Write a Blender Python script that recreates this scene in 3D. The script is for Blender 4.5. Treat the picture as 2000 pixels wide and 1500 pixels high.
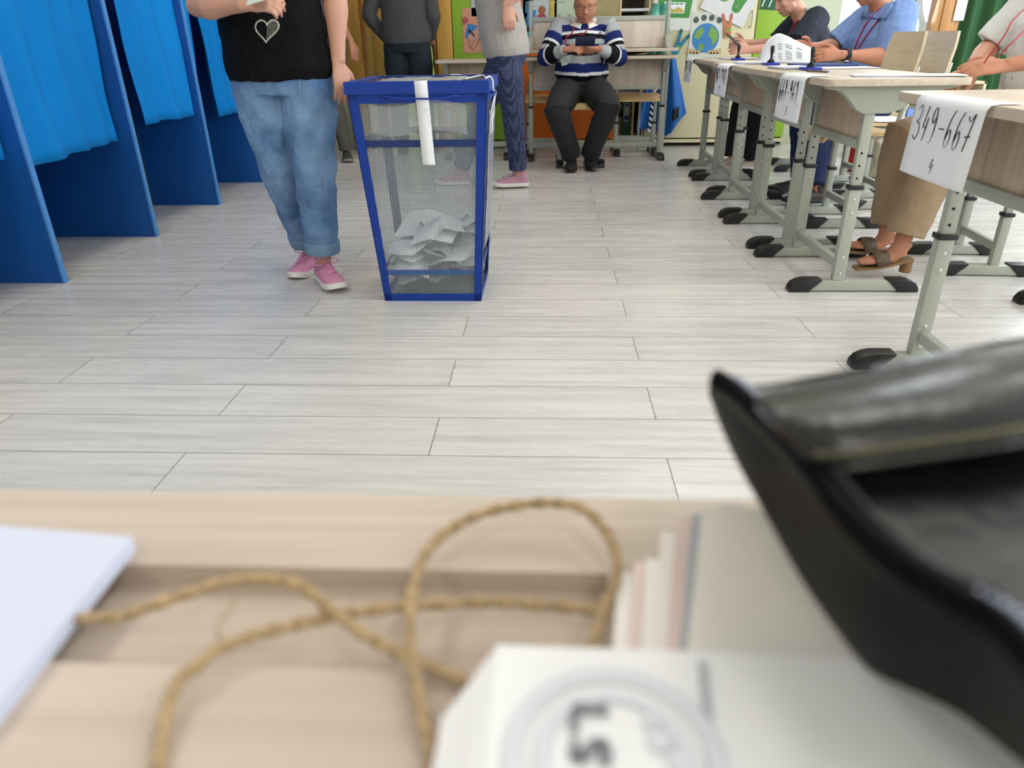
import bpy, bmesh, math, random
import numpy as np
from mathutils import Vector as V, Matrix, noise
R=math.radians
random.seed(7)
# ------------------------------------------------------------------ camera, world, lights, exposure
for o in list(bpy.data.objects): bpy.data.objects.remove(o)
sc=bpy.context.scene
COL=sc.collection
CF,CTH,CRO,CYA,CH=1381.05,.452662,-.01654,-.053075,.926
def _cam():
    F=V((math.sin(CYA)*math.cos(CTH),math.cos(CYA)*math.cos(CTH),-math.sin(CTH)))
    r=V((math.cos(CYA),-math.sin(CYA),0)); u=r.cross(F)
    c,s=math.cos(CRO),math.sin(CRO)
    return F,c*r+s*u,-s*r+c*u
CFW,CRT,CUP=_cam()
cd=bpy.data.cameras.new('camera'); cam=bpy.data.objects.new('camera',cd); COL.objects.link(cam)
m=Matrix((CRT,CUP,-CFW)).transposed().to_4x4(); m.translation=V((0,0,CH)); cam.matrix_world=m
cd.sensor_width=36; cd.lens=CF/2000*36; cd.clip_start=.01
cd.dof.use_dof=True; cd.dof.focus_distance=3.1; cd.dof.aperture_fstop=6.8
sc.camera=cam
sc.view_settings.view_transform='Standard'; sc.view_settings.look='None'
sc.view_settings.gamma=1; sc.view_settings.use_curve_mapping=False
sc.view_settings.exposure=-0.10
w=bpy.data.worlds.new('sky'); sc.world=w; w.use_nodes=True
bg=w.node_tree.nodes['Background']; bg.inputs[0].default_value=(.86,.93,1,1); bg.inputs[1].default_value=2.2
def area(name,loc,rot,sx,sy,power,col):
    l=bpy.data.lights.new(name,'AREA'); l.shape='RECTANGLE'; l.size=sx; l.size_y=sy; l.energy=power; l.color=col
    o=bpy.data.objects.new(name,l); COL.objects.link(o); o.location=loc; o.rotation_euler=rot; return o
for i,y in enumerate((-1.6,.8,3.2,5.6)):           # daylight entering the windows of the right wall
    area('window_daylight',(4.5,y,1.75),(0,R(78),0),1.5,1.6,62,(.86,.93,1))
area('window_daylight_back',(3.1,7.1,1.7),(R(-80),0,0),.7,1.4,14,(.9,.95,1))
for x in (-1.6,.9,3.0):                             # ceiling lamp tubes
    for y in (-1.2,1.6,4.4):
        area('ceiling_lamp_light',(x,y,2.86),(0,0,0),.5,1.3,15,(1,.955,.89))
area('corridor_lamp_light',(-1.3,8.6,2.6),(0,0,0),1.0,1.0,34,(1,.98,.9))

def ray(x,y): return CFW+(x-1000)/CF*CRT-(y-750)/CF*CUP
def A(x,y,Y):                                       # point of a sight line at a known distance Y into the room
    r=ray(x,y); t=Y/r.y; return V((r.x*t,Y,CH+r.z*t))
def G(x,y,z=0):                                     # point of a sight line at a known height
    r=ray(x,y); t=(z-CH)/r.z; return V((r.x*t,r.y*t,z))

# ------------------------------------------------------------------ materials
def lin(h):
    if isinstance(h,str):
        h=h.lstrip('#'); c=[int(h[i:i+2],16)/255 for i in (0,2,4)]
        return tuple((v/12.92 if v<=.04045 else ((v+.055)/1.055)**2.4) for v in c)+(1,)
    return tuple(h)+(1,) if len(h)==3 else h
MATS={}
def nodes(name):
    m=bpy.data.materials.new(name); m.use_nodes=True; nt=m.node_tree
    return m,nt,nt.nodes['Principled BSDF']
def mat(name,col,rough=.5,metal=0,nz=None,bump=None,spec=.5,sheen=0,coat=0,alpha=None,col2=None,sss=0,trans=0):
    if name in MATS: return MATS[name]
    m,nt,b=nodes(name); c=lin(col)
    b.inputs['Base Color'].default_value=c; b.inputs['Roughness'].default_value=rough
    b.inputs['Metallic'].default_value=metal; b.inputs['Specular IOR Level'].default_value=spec
    if sheen: b.inputs['Sheen Weight'].default_value=sheen
    if coat: b.inputs['Coat Weight'].default_value=coat; b.inputs['Coat Roughness'].default_value=.1
    if sss: b.inputs['Subsurface Weight'].default_value=sss; b.inputs['Subsurface Radius'].default_value=(.012,.005,.003)
    if trans: b.inputs['Transmission Weight'].default_value=trans
    if alpha is not None: b.inputs['Alpha'].default_value=alpha
    tc=nt.nodes.new('ShaderNodeTexCoord')
    if nz is None: nz=(18,.06)
    n=nt.nodes.new('ShaderNodeTexNoise'); n.inputs['Scale'].default_value=nz[0]; n.inputs['Detail'].default_value=4
    nt.links.new(tc.outputs['Object'],n.inputs['Vector'])
    mx=nt.nodes.new('ShaderNodeMix'); mx.data_type='RGBA'
    c2=lin(col2) if col2 else tuple(max(0,v*(1-2.2*nz[1])) for v in c[:3])+(1,)
    c1=c if col2 else tuple(min(1,v*(1+nz[1])) for v in c[:3])+(1,)
    mx.inputs[6].default_value=c1; mx.inputs[7].default_value=c2
    nt.links.new(n.outputs['Fac'],mx.inputs[0]); nt.links.new(mx.outputs[2],b.inputs['Base Color'])
    if bump:
        n2=nt.nodes.new('ShaderNodeTexNoise'); n2.inputs['Scale'].default_value=bump[0]; n2.inputs['Detail'].default_value=3
        nt.links.new(tc.outputs['Object'],n2.inputs['Vector'])
        bp=nt.nodes.new('ShaderNodeBump'); bp.inputs['Strength'].default_value=bump[1]; bp.inputs['Distance'].default_value=bump[2] if len(bump)>2 else .01
        nt.links.new(n2.outputs['Fac'],bp.inputs['Height']); nt.links.new(bp.outputs[0],b.inputs['Normal'])
    MATS[name]=m; return m
def M_(nt,op,a,b=None,c=None):
    n=nt.nodes.new('ShaderNodeMath'); n.operation=op
    for i,v in enumerate((a,b,c)):
        if v is None: continue
        if isinstance(v,(int,float)): n.inputs[i].default_value=v
        else: nt.links.new(v,n.inputs[i])
    return n.outputs[0]
def wood(name,c1,c2,axis=1,rough=.45,scale=1,spec=.4):
    if name in MATS: return MATS[name]
    m,nt,b=nodes(name); tc=nt.nodes.new('ShaderNodeTexCoord'); mp=nt.nodes.new('ShaderNodeMapping')
    s=[60*scale]*3; s[axis]=2.2*scale; mp.inputs['Scale'].default_value=s
    nt.links.new(tc.outputs['Object'],mp.inputs[0])
    n=nt.nodes.new('ShaderNodeTexNoise'); n.inputs['Scale'].default_value=1; n.inputs['Detail'].default_value=6; n.inputs['Distortion'].default_value=.6
    nt.links.new(mp.outputs[0],n.inputs['Vector'])
    mp2=nt.nodes.new('ShaderNodeMapping'); s2=[9*scale]*3; s2[axis]=.8*scale; mp2.inputs['Scale'].default_value=s2
    nt.links.new(tc.outputs['Object'],mp2.inputs[0])
    n2=nt.nodes.new('ShaderNodeTexNoise'); n2.inputs['Scale'].default_value=1; n2.inputs['Detail'].default_value=3
    nt.links.new(mp2.outputs[0],n2.inputs['Vector'])
    f=M_(nt,'ADD',M_(nt,'MULTIPLY',n.outputs['Fac'],.55),M_(nt,'MULTIPLY',n2.outputs['Fac'],.6))
    cr=nt.nodes.new('ShaderNodeValToRGB'); cr.color_ramp.elements[0].position=.38; cr.color_ramp.elements[1].position=.72
    cr.color_ramp.elements[0].color=lin(c2); cr.color_ramp.elements[1].color=lin(c1)
    nt.links.new(f,cr.inputs[0]); nt.links.new(cr.outputs[0],b.inputs['Base Color'])
    b.inputs['Roughness'].default_value=rough; b.inputs['Specular IOR Level'].default_value=spec
    MATS[name]=m; return m
def floor_mat():
    m,nt,b=nodes('floor_planks'); tc=nt.nodes.new('ShaderNodeTexCoord'); sp=nt.nodes.new('ShaderNodeSeparateXYZ')
    nt.links.new(tc.outputs['Object'],sp.inputs[0]); X,Y=sp.outputs[0],sp.outputs[1]
    W,L=.1965,1.205
    v=M_(nt,'DIVIDE',M_(nt,'SUBTRACT',Y,2.4745),W); row=M_(nt,'FLOOR',v); fv=M_(nt,'SUBTRACT',v,row)
    par=M_(nt,'FLOORED_MODULO',row,2)
    u=M_(nt,'DIVIDE',M_(nt,'ADD',M_(nt,'SUBTRACT',X,.2975),M_(nt,'MULTIPLY',par,.0)),L)
    u=M_(nt,'ADD',u,M_(nt,'MULTIPLY',M_(nt,'SUBTRACT',1,par),0))
    # rows alternate: even rows have a joint at x=.2975, odd rows half a plank further
    u=M_(nt,'ADD',u,M_(nt,'MULTIPLY',par,.4875))
    col=M_(nt,'FLOOR',u); fu=M_(nt,'SUBTRACT',u,col)
    dv=M_(nt,'MULTIPLY',M_(nt,'MINIMUM',fv,M_(nt,'SUBTRACT',1,fv)),W)
    du=M_(nt,'MULTIPLY',M_(nt,'MINIMUM',fu,M_(nt,'SUBTRACT',1,fu)),L)
    d=M_(nt,'MINIMUM',dv,du)
    gap=M_(nt,'LESS_THAN',d,.0011)
    wn=nt.nodes.new('ShaderNodeTexWhiteNoise'); wn.noise_dimensions='2D'; cb=nt.nodes.new('ShaderNodeCombineXYZ')
    nt.links.new(row,cb.inputs[0]); nt.links.new(col,cb.inputs[1]); nt.links.new(cb.outputs[0],wn.inputs['Vector'])
    cv=nt.nodes.new('ShaderNodeCombineXYZ')
    nt.links.new(M_(nt,'ADD',M_(nt,'MULTIPLY',X,1.7),M_(nt,'MULTIPLY',wn.outputs['Value'],37)),cv.inputs[0])
    nt.links.new(M_(nt,'ADD',M_(nt,'MULTIPLY',Y,26),M_(nt,'MULTIPLY',wn.outputs['Value'],11)),cv.inputs[1])
    n=nt.nodes.new('ShaderNodeTexNoise'); n.inputs['Scale'].default_value=1; n.inputs['Detail'].default_value=7; n.inputs['Roughness'].default_value=.62; n.inputs['Distortion'].default_value=.35
    nt.links.new(cv.outputs[0],n.inputs['Vector'])
    cv2=nt.nodes.new('ShaderNodeCombineXYZ')
    nt.links.new(M_(nt,'ADD',M_(nt,'MULTIPLY',X,3.5),M_(nt,'MULTIPLY',wn.outputs['Value'],91)),cv2.inputs[0])
    nt.links.new(M_(nt,'MULTIPLY',Y,190),cv2.inputs[1])
    n2=nt.nodes.new('ShaderNodeTexNoise'); n2.inputs['Scale'].default_value=1; n2.inputs['Detail'].default_value=3
    nt.links.new(cv2.outputs[0],n2.inputs['Vector'])
    f=M_(nt,'ADD',M_(nt,'MULTIPLY',n.outputs['Fac'],.8),M_(nt,'MULTIPLY',n2.outputs['Fac'],.2))
    cr=nt.nodes.new('ShaderNodeValToRGB'); e=cr.color_ramp.elements
    e[0].position=.25; e[0].color=lin('#aaa7a3'); e[1].position=.66; e[1].color=lin('#dad6d2')
    k=e.new(.38); k.color=lin('#c1beba'); k=e.new(.5); k.color=lin('#cecbc7')
    nt.links.new(f,cr.inputs[0])
    tint=nt.nodes.new('ShaderNodeMix'); tint.data_type='RGBA'; tint.blend_type='MULTIPLY'; tint.inputs[0].default_value=1
    t2=M_(nt,'ADD',.93,M_(nt,'MULTIPLY',wn.outputs['Value'],.09)); cc=nt.nodes.new('ShaderNodeCombineColor')
    for i in range(3): nt.links.new(t2,cc.inputs[i])
    nt.links.new(cr.outputs[0],tint.inputs[6]); nt.links.new(cc.outputs[0],tint.inputs[7])
    mx=nt.nodes.new('ShaderNodeMix'); mx.data_type='RGBA'; mx.inputs[7].default_value=lin('#57524a')
    nt.links.new(gap,mx.inputs[0]); nt.links.new(tint.outputs[2],mx.inputs[6]); nt.links.new(mx.outputs[2],b.inputs['Base Color'])
    b.inputs['Roughness'].default_value=.3; b.inputs['Specular IOR Level'].default_value=.45
    rr=M_(nt,'ADD',.17,M_(nt,'MULTIPLY',n.outputs['Fac'],.2)); nt.links.new(rr,b.inputs['Roughness'])
    return m
def corrugated():
    m,nt,b=nodes('corrugated_clear_plastic'); out=nt.nodes['Material Output']
    tc=nt.nodes.new('ShaderNodeTexCoord'); sp=nt.nodes.new('ShaderNodeSeparateXYZ'); nt.links.new(tc.outputs['Object'],sp.inputs[0])
    u=M_(nt,'ADD',sp.outputs[0],sp.outputs[1])
    f=M_(nt,'FRACT',M_(nt,'MULTIPLY',u,104)); line=M_(nt,'LESS_THAN',f,.2); lite=M_(nt,'GREATER_THAN',f,.8)
    b.inputs['Roughness'].default_value=.12
    mx=nt.nodes.new('ShaderNodeMix'); mx.data_type='RGBA'; mx.inputs[6].default_value=lin('#dfe5e6'); mx.inputs[7].default_value=lin('#5f6c79')
    nt.links.new(line,mx.inputs[0]); nt.links.new(mx.outputs[2],b.inputs['Base Color'])
    tr=nt.nodes.new('ShaderNodeBsdfTransparent'); tr.inputs[0].default_value=(.98,.99,1,1)
    ms=nt.nodes.new('ShaderNodeMixShader')
    fac=M_(nt,'ADD',M_(nt,'ADD',.08,M_(nt,'MULTIPLY',line,.46)),M_(nt,'MULTIPLY',lite,.10))
    nt.links.new(fac,ms.inputs[0]); nt.links.new(tr.outputs[0],ms.inputs[1]); nt.links.new(b.outputs[0],ms.inputs[2])
    nt.links.new(ms.outputs[0],out.inputs[0]); return m
def clearmat(name,fac=.12,col='#ffffff',rough=.05):
    m,nt,b=nodes(name); out=nt.nodes['Material Output']; b.inputs['Base Color'].default_value=lin(col); b.inputs['Roughness'].default_value=rough
    tc=nt.nodes.new('ShaderNodeTexCoord'); n=nt.nodes.new('ShaderNodeTexNoise'); n.inputs['Scale'].default_value=22; nt.links.new(tc.outputs['Object'],n.inputs[0])
    bp=nt.nodes.new('ShaderNodeBump'); bp.inputs['Strength'].default_value=.6; bp.inputs['Distance'].default_value=.01
    nt.links.new(n.outputs['Fac'],bp.inputs['Height']); nt.links.new(bp.outputs[0],b.inputs['Normal'])
    tr=nt.nodes.new('ShaderNodeBsdfTransparent'); ms=nt.nodes.new('ShaderNodeMixShader'); ms.inputs[0].default_value=fac
    nt.links.new(tr.outputs[0],ms.inputs[1]); nt.links.new(b.outputs[0],ms.inputs[2]); nt.links.new(ms.outputs[0],out.inputs[0]); return m
def dots(name,base,dot,scale,rad,rough=.8,coords='Object'):
    if name in MATS: return MATS[name]
    m,nt,b=nodes(name); tc=nt.nodes.new('ShaderNodeTexCoord'); v=nt.nodes.new('ShaderNodeTexVoronoi'); v.inputs['Scale'].default_value=scale
    v.inputs['Randomness'].default_value=.0 if scale>50 else .35
    nt.links.new(tc.outputs['Object'],v.inputs['Vector']); lt=M_(nt,'LESS_THAN',v.outputs['Distance'],rad)
    mx=nt.nodes.new('ShaderNodeMix'); mx.data_type='RGBA'; mx.inputs[6].default_value=lin(base); mx.inputs[7].default_value=lin(dot)
    nt.links.new(lt,mx.inputs[0]); nt.links.new(mx.outputs[2],b.inputs['Base Color']); b.inputs['Roughness'].default_value=rough
    MATS[name]=m; return m
def vcolmat(name,rough=.85):
    m,nt,b=nodes(name); a=nt.nodes.new('ShaderNodeAttribute'); a.attribute_name='pattern'
    nt.links.new(a.outputs['Color'],b.inputs['Base Color']); b.inputs['Roughness'].default_value=rough; b.inputs['Specular IOR Level'].default_value=.2
    n=nt.nodes.new('ShaderNodeTexNoise'); n.inputs['Scale'].default_value=600; bp=nt.nodes.new('ShaderNodeBump'); bp.inputs['Strength'].default_value=.2; bp.inputs['Distance'].default_value=.002
    nt.links.new(n.outputs['Fac'],bp.inputs['Height']); nt.links.new(bp.outputs[0],b.inputs['Normal']); return m
def denim():
    m,nt,b=nodes('blue_denim'); tc=nt.nodes.new('ShaderNodeTexCoord')
    n=nt.nodes.new('ShaderNodeTexNoise'); n.inputs['Scale'].default_value=5; n.inputs['Detail'].default_value=5; nt.links.new(tc.outputs['Object'],n.inputs[0])
    n3=nt.nodes.new('ShaderNodeTexNoise'); n3.inputs['Scale'].default_value=220; nt.links.new(tc.outputs['Object'],n3.inputs[0])
    cr=nt.nodes.new('ShaderNodeValToRGB'); e=cr.color_ramp.elements; e[0].position=.35; e[0].color=lin('#456795'); e[1].position=.66; e[1].color=lin('#86a5ca')
    nt.links.new(M_(nt,'ADD',M_(nt,'MULTIPLY',n.outputs['Fac'],.8),M_(nt,'MULTIPLY',n3.outputs['Fac'],.2)),cr.inputs[0]); nt.links.new(cr.outputs[0],b.inputs['Base Color'])
    b.inputs['Roughness'].default_value=.85; b.inputs['Specular IOR Level'].default_value=.2
    bp=nt.nodes.new('ShaderNodeBump'); bp.inputs['Strength'].default_value=.3; bp.inputs['Distance'].default_value=.002
    nt.links.new(n3.outputs['Fac'],bp.inputs['Height']); nt.links.new(bp.outputs[0],b.inputs['Normal']); return m
def emit(name,col,s):
    m,nt,b=nodes(name); b.inputs['Emission Color'].default_value=lin(col); b.inputs['Emission Strength'].default_value=s; b.inputs['Base Color'].default_value=lin(col); return m

laminate=wood('beech_laminate','#d3c6b6','#b9a896',1,.42)
laminate_desk=wood('near_desk_laminate','#d3c5b8','#b8a799',0,.42,1.3)
panelwood=wood('panel_laminate','#c6b39d','#9c8873',2,.5)
panelwood_pale=wood('pale_panel_laminate','#d6c9bd','#bba897',2,.5)
birch=wood('birch_plywood','#d9bd8e','#c2a271',0,.45)
birch_pale=wood('pale_birch_plywood','#d3c5a8','#bfae8d',1,.45)
doorwood=wood('yellow_door_wood','#e3b55c','#cf9c48',2,.4)
jambwood=wood('brown_jamb_wood','#b98548','#9a6b34',2,.45)
framewood=wood('window_frame_wood','#c08d57','#a87542',2,.4)
metal=mat('grey_green_powder_coat','#a9ada2',.38,0,(30,.03),None,.5)
metal_dk=mat('grey_steel_tube','#8f918b',.4,.2,(30,.03))
blackp=mat('black_plastic','#0e1013',.42,0,(60,.1),(120,.2,.002))
steel=mat('steel_screw','#d8dadd',.25,.9)
holem=mat('dark_hole','#14140f',.8)
white=mat('white_paper','#e9ebf1',.75,0,(6,.015))
white_warm=mat('warm_white_paper','#f6f1ed',.75,0,(6,.02))
pinkish=mat('pinkish_paper','#ecd6d2',.75,0,(6,.02))
greyp=mat('grey_paper','#b9bfc6',.75,0,(6,.02))
ink=mat('black_ink','#26262b',.6)
softink=mat('grey_stamp_ink','#8a8b98',.7)
stampink=mat('pale_blue_stamp_ink','#dde2ec',.7)
bluebox=mat('blue_painted_steel','#053592',.42,0,(8,.05),None,.4)
bluebooth=mat('blue_painted_board','#0a529f',.5,0,(3,.08),(300,.15,.002),.35)
boothedge=mat('light_blue_board_edge','#4a8cd2',.5,0,(10,.08))
curtblue=mat('bright_blue_cloth','#0b7ecb',.85,0,(4,.05),(500,.15,.002),.15)
skin=mat('skin','#c99883',.5,0,(9,.07),(300,.15,.001),.35,sss=.12)
skin2=mat('tanned_skin','#bf8468',.5,0,(9,.07),(300,.15,.001),.35,sss=.12)
skin_pink=mat('pink_skin','#d3a08c',.5,0,(9,.07),(300,.15,.001),.35,sss=.12)
hairg=mat('grey_hair','#8d8780',.7,0,(80,.2),(150,.6,.004))
hairb=mat('brown_hair','#3d2a20',.6,0,(80,.2),(150,.6,.004))
lipm=mat('lips','#a8625a',.5)
eyem=mat('eye_white','#b9aca4',.35); irism=mat('dark_iris','#2a2320',.2)

# ------------------------------------------------------------------ mesh helpers
ORG={}
def org(o):
    return ORG.get(o.name,V((0,0,0))) if o else V((0,0,0))
class MB:
    def __init__(s): s.v=[];s.f=[];s.mi=[];s.cur=0
    def add(s,vs,fs,M=None):
        b=len(s.v)
        for p in vs: s.v.append(tuple(M@V(p)) if M else tuple(p))
        for f in fs: s.f.append([b+i for i in f]); s.mi.append(s.cur)
        return s
    def box(s,x0,x1,y0,y1,z0,z1,M=None):
        vs=[(x,y,z) for z in (z0,z1) for y in (y0,y1) for x in (x0,x1)]
        return s.add(vs,[(0,2,3,1),(4,5,7,6),(0,1,5,4),(2,6,7,3),(0,4,6,2),(1,3,7,5)],M)
    def hexa(s,p,M=None):   # 8 points: bottom 4 ccw, top 4 ccw
        return s.add(p,[(3,2,1,0),(4,5,6,7),(0,1,5,4),(1,2,6,5),(2,3,7,6),(3,0,4,7)],M)
    def bar(s,p,q,w,h,up=(0,0,1)):
        p=V(p);q=V(q);d=(q-p).normalized();sd=d.cross(V(up))
        if sd.length<1e-4: sd=V((1,0,0))
        sd.normalize(); u=sd.cross(d)
        c=[(-w/2,-h/2),(w/2,-h/2),(w/2,h/2),(-w/2,h/2)]
        vs=[p+sd*a+u*b for a,b in c]+[q+sd*a+u*b for a,b in c]
        return s.add(vs,[(0,1,2,3),(7,6,5,4),(0,4,5,1),(1,5,6,2),(2,6,7,3),(3,7,4,0)])
    def tube(s,pts,rad,side=None,n=14,caps=True,sup=1.0):
        pts=[V(p) for p in pts]; N=len(pts); b=len(s.v)
        if not isinstance(rad,(list,tuple)): rad=[rad]*N
        prev=None
        for i,p in enumerate(pts):
            t=(pts[min(i+1,N-1)]-pts[max(i-1,0)]).normalized()
            if side is not None: sd=V(side[i] if isinstance(side,list) else side)
            elif prev is not None: sd=prev
            else: sd=V((0,0,1)) if abs(t.z)<.8 else V((1,0,0))
            sd=sd-t*sd.dot(t)
            if sd.length<1e-5: sd=V((0,1,0))-t*t.y
            sd.normalize(); prev=sd; u=t.cross(sd)
            r=rad[i]; a,c=(r if isinstance(r,(tuple,list)) else (r,r))
            for k in range(n):
                an=2*math.pi*k/n; s.v.append(tuple(p+sd*(a*math.cos(an))+u*(c*math.sin(an))))
        for i in range(N-1):
            for k in range(n):
                k2=(k+1)%n; s.f.append([b+i*n+k,b+i*n+k2,b+(i+1)*n+k2,b+(i+1)*n+k]); s.mi.append(s.cur)
        if caps:
            s.f.append([b+k for k in range(n)][::-1]); s.mi.append(s.cur)
            s.f.append([b+(N-1)*n+k for k in range(n)]); s.mi.append(s.cur)
        return s
    def ball(s,c,r,M=None,nu=12,nv=8):
        if not isinstance(r,(tuple,list)): r=(r,r,r)
        vs=[];fs=[]; c=V(c)
        for j in range(1,nv):
            th=math.pi*j/nv
            for i in range(nu):
                ph=2*math.pi*i/nu; p=V((r[0]*math.sin(th)*math.cos(ph),r[1]*math.sin(th)*math.sin(ph),r[2]*math.cos(th)))
                vs.append(c+(M@p if M else p))
        t=len(vs); vs.append(c+(M@V((0,0,r[2])) if M else V((0,0,r[2])))); vs.append(c+(M@V((0,0,-r[2])) if M else V((0,0,-r[2]))))
        for j in range(nv-2):
            for i in range(nu):
                i2=(i+1)%nu; fs.append((j*nu+i,(j+1)*nu+i,(j+1)*nu+i2,j*nu+i2))
        for i in range(nu):
            i2=(i+1)%nu; fs.append((t,i,i2)); fs.append((t+1,(nv-2)*nu+i2,(nv-2)*nu+i))
        return s.add(vs,fs)
    def prism(s,poly,axis,a0,a1,M=None):   # poly of (u,v); axis 'x','y','z' is the extrusion direction
        def P(u,v,a): return {'x':(a,u,v),'y':(u,a,v),'z':(u,v,a)}[axis]
        n=len(poly); vs=[P(u,v,a0) for u,v in poly]+[P(u,v,a1) for u,v in poly]
        fs=[list(range(n))[::-1],[n+i for i in range(n)]]+[(i,(i+1)%n,n+(i+1)%n,n+i) for i in range(n)]
        return s.add(vs,fs,M)
    def grid(s,P,nu,nv,thick=0,nrm=None):  # P(i,j)->point ; closed slab if thick
        b=len(s.v); pts=[[V(P(i/nu,j/nv)) for j in range(nv+1)] for i in range(nu+1)]
        for r in pts:
            for p in r: s.v.append(tuple(p))
        k=nv+1
        for i in range(nu):
            for j in range(nv):
                s.f.append([b+i*k+j,b+(i+1)*k+j,b+(i+1)*k+j+1,b+i*k+j+1]); s.mi.append(s.cur)
        if thick:
            n=len(s.v)-b; T=V(nrm)*thick
            for q in range(n): s.v.append(tuple(V(s.v[b+q])+T))
            for i in range(nu):
                for j in range(nv):
                    s.f.append([b+n+i*k+j,b+n+i*k+j+1,b+n+(i+1)*k+j+1,b+n+(i+1)*k+j]); s.mi.append(s.cur)
            ed=[(i,0) for i in range(nu+1)]+[(nu,j) for j in range(1,nv+1)]+[(i,nv) for i in range(nu-1,-1,-1)]+[(0,j) for j in range(nv-1,0,-1)]
            for q in range(len(ed)):
                a=ed[q];c=ed[(q+1)%len(ed)]; ia=b+a[0]*k+a[1]; ic=b+c[0]*k+c[1]
                s.f.append([ia,ic,ic+n,ia+n][::-1]); s.mi.append(s.cur)
        return s
    def build(s,name,mt,parent=None,bevel=0,smooth=False,sub=0,fix=True,seg=2):
        me=bpy.data.meshes.new(name); o0=org(parent)
        me.from_pydata([tuple(V(v)-o0) for v in s.v],[],s.f); me.validate()
        bm=bmesh.new(); bm.from_mesh(me)
        if fix: bmesh.ops.recalc_face_normals(bm,faces=bm.faces)
        if bevel:
            es=[e for e in bm.edges if len(e.link_faces)==2 and e.calc_face_angle(0)>.6]
            bmesh.ops.bevel(bm,geom=es,offset=bevel,segments=seg,profile=.6,affect='EDGES',clamp_overlap=True)
        bm.to_mesh(me); bm.free()
        ms=mt if isinstance(mt,(list,tuple)) else [mt]
        for q in ms: me.materials.append(q)
        if len(ms)>1 and len(me.polygons)==len(s.mi):
            for p,i in zip(me.polygons,s.mi): p.material_index=i
        if smooth or bevel:
            me.polygons.foreach_set('use_smooth',[True]*len(me.polygons))
            if not smooth or smooth=='angle':
                try: me.set_sharp_from_angle(angle=R(40))
                except Exception: pass
        o=bpy.data.objects.new(name,me); COL.objects.link(o)
        if parent: o.parent=parent
        ORG[o.name]=o0
        if sub:
            md=o.modifiers.new('s','SUBSURF'); md.levels=sub; md.render_levels=sub
        return o
def tag(o,label=None,cat=None,group=None,kind=None):
    if label: o['label']=label
    if cat: o['category']=cat
    if group: o['group']=group
    if kind: o['kind']=kind
    return o
def thing(name,label,cat,loc=(0,0,0),rotz=0,group=None):
    o=bpy.data.objects.new(name,None); COL.objects.link(o); o.empty_display_size=.1
    o.location=loc; o.rotation_euler=(0,0,rotz); ORG[o.name]=V(loc)
    return tag(o,label,cat,group)
KIDS={}
def dup(o,loc,rotz,label=None,group=None):
    def cp(a,par):
        c=a.copy(); COL.objects.link(c); c.parent=par
        for ch in a.children: cp(ch,c)
        return c
    r=cp(o,None); r.location=loc; r.rotation_euler=(0,0,rotz); tag(r,label,None,group); return r
def struct(o): o['kind']='structure'; return o
def bake(o,mods):
    for m in mods:
        md=o.modifiers.new(m[0],m[0])
        for k,v in m[1].items(): setattr(md,k,v)
    dg=bpy.context.evaluated_depsgraph_get(); dg.update()
    me=bpy.data.meshes.new_from_object(o.evaluated_get(dg)); old=o.data; ms=list(old.materials)
    o.modifiers.clear(); o.data=me; me.name=old.name
    if not me.materials:
        for q in ms: me.materials.append(q)
    me.polygons.foreach_set('use_smooth',[True]*len(me.polygons)); bpy.data.meshes.remove(old)
TEX=None
def wrinkle():
    global TEX
    if TEX is None:
        TEX=bpy.data.textures.new('folds','CLOUDS'); TEX.noise_scale=.085; TEX.noise_depth=2
    return TEX
def organic(mb,name,mt,parent,voxel=.005,smooth=4,wr=0,wpos=True):
    o=mb.build(name,mt,parent,fix=True)
    mods=[('REMESH',dict(mode='VOXEL',voxel_size=voxel)),('SMOOTH',dict(factor=.5,iterations=smooth))]
    if wr: mods.append(('DISPLACE',dict(texture=wrinkle(),strength=wr,mid_level=.5,texture_coords='LOCAL')))
    bake(o,mods); return o
def cords(mb,pts,r,n=8): 
    return mb.tube(smooth_line(pts),r,n=n)
def smooth_line(pts,k=6):
    pts=[V(p) for p in pts]; out=[]
    for i in range(len(pts)-1):
        p0=pts[max(i-1,0)];p1=pts[i];p2=pts[i+1];p3=pts[min(i+2,len(pts)-1)]
        for j in range(k):
            t=j/k; out.append(.5*((2*p1)+(p2-p0)*t+(2*p0-5*p1+4*p2-p3)*t*t+(3*p1-p0-3*p2+p3)*t**3))
    out.append(pts[-1]); return out

# ------------------------------------------------------------------ lettering made of pen strokes
GL={'1':[[(.2,.75),(.5,1),(.5,0)]],'2':[[(.1,.8),(.35,1),(.65,.85),(.55,.5),(.1,.0),(.75,.05)]],
'3':[[(.15,.85),(.45,1),(.62,.8),(.45,.6),(.22,.52),(.6,.45),(.72,.2),(.45,0),(.1,.1)]],
'4':[[(.42,1),(.18,.45),(.2,.38),(.6,.42)],[(.62,.68),(.45,0)]],
'6':[[(.6,1),(.3,.75),(.12,.35),(.2,.05),(.45,.0),(.62,.25),(.5,.48),(.3,.42),(.16,.2)]],
'7':[[(.1,.92),(.25,.8),(.45,.82),(.72,1),(.5,.5),(.3,0)],[(.15,.38),(.68,.42)]],
'8':[[(.6,.9),(.4,1),(.25,.8),(.45,.55),(.55,.25),(.35,0),(.15,.15),(.25,.42),(.5,.6),(.62,.85)]],
'9':[[(.6,.75),(.45,1),(.2,.9),(.15,.65),(.35,.55),(.6,.75),(.62,.4),(.5,.05),(.2,.0)]],
'5':[[(.65,1),(.2,.97),(.18,.6),(.5,.6),(.65,.3),(.45,0),(.12,.08)]],'-':[[(.15,.45),(.75,.45)]],
'L':[[(.2,1),(.2,0),(.75,0)]],'S':[[(.75,.85),(.5,1),(.2,.85),(.25,.6),(.65,.42),(.75,.15),(.45,0),(.12,.12)]],'_':[[(0,-.2),(.6,-.05)]]}
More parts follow.
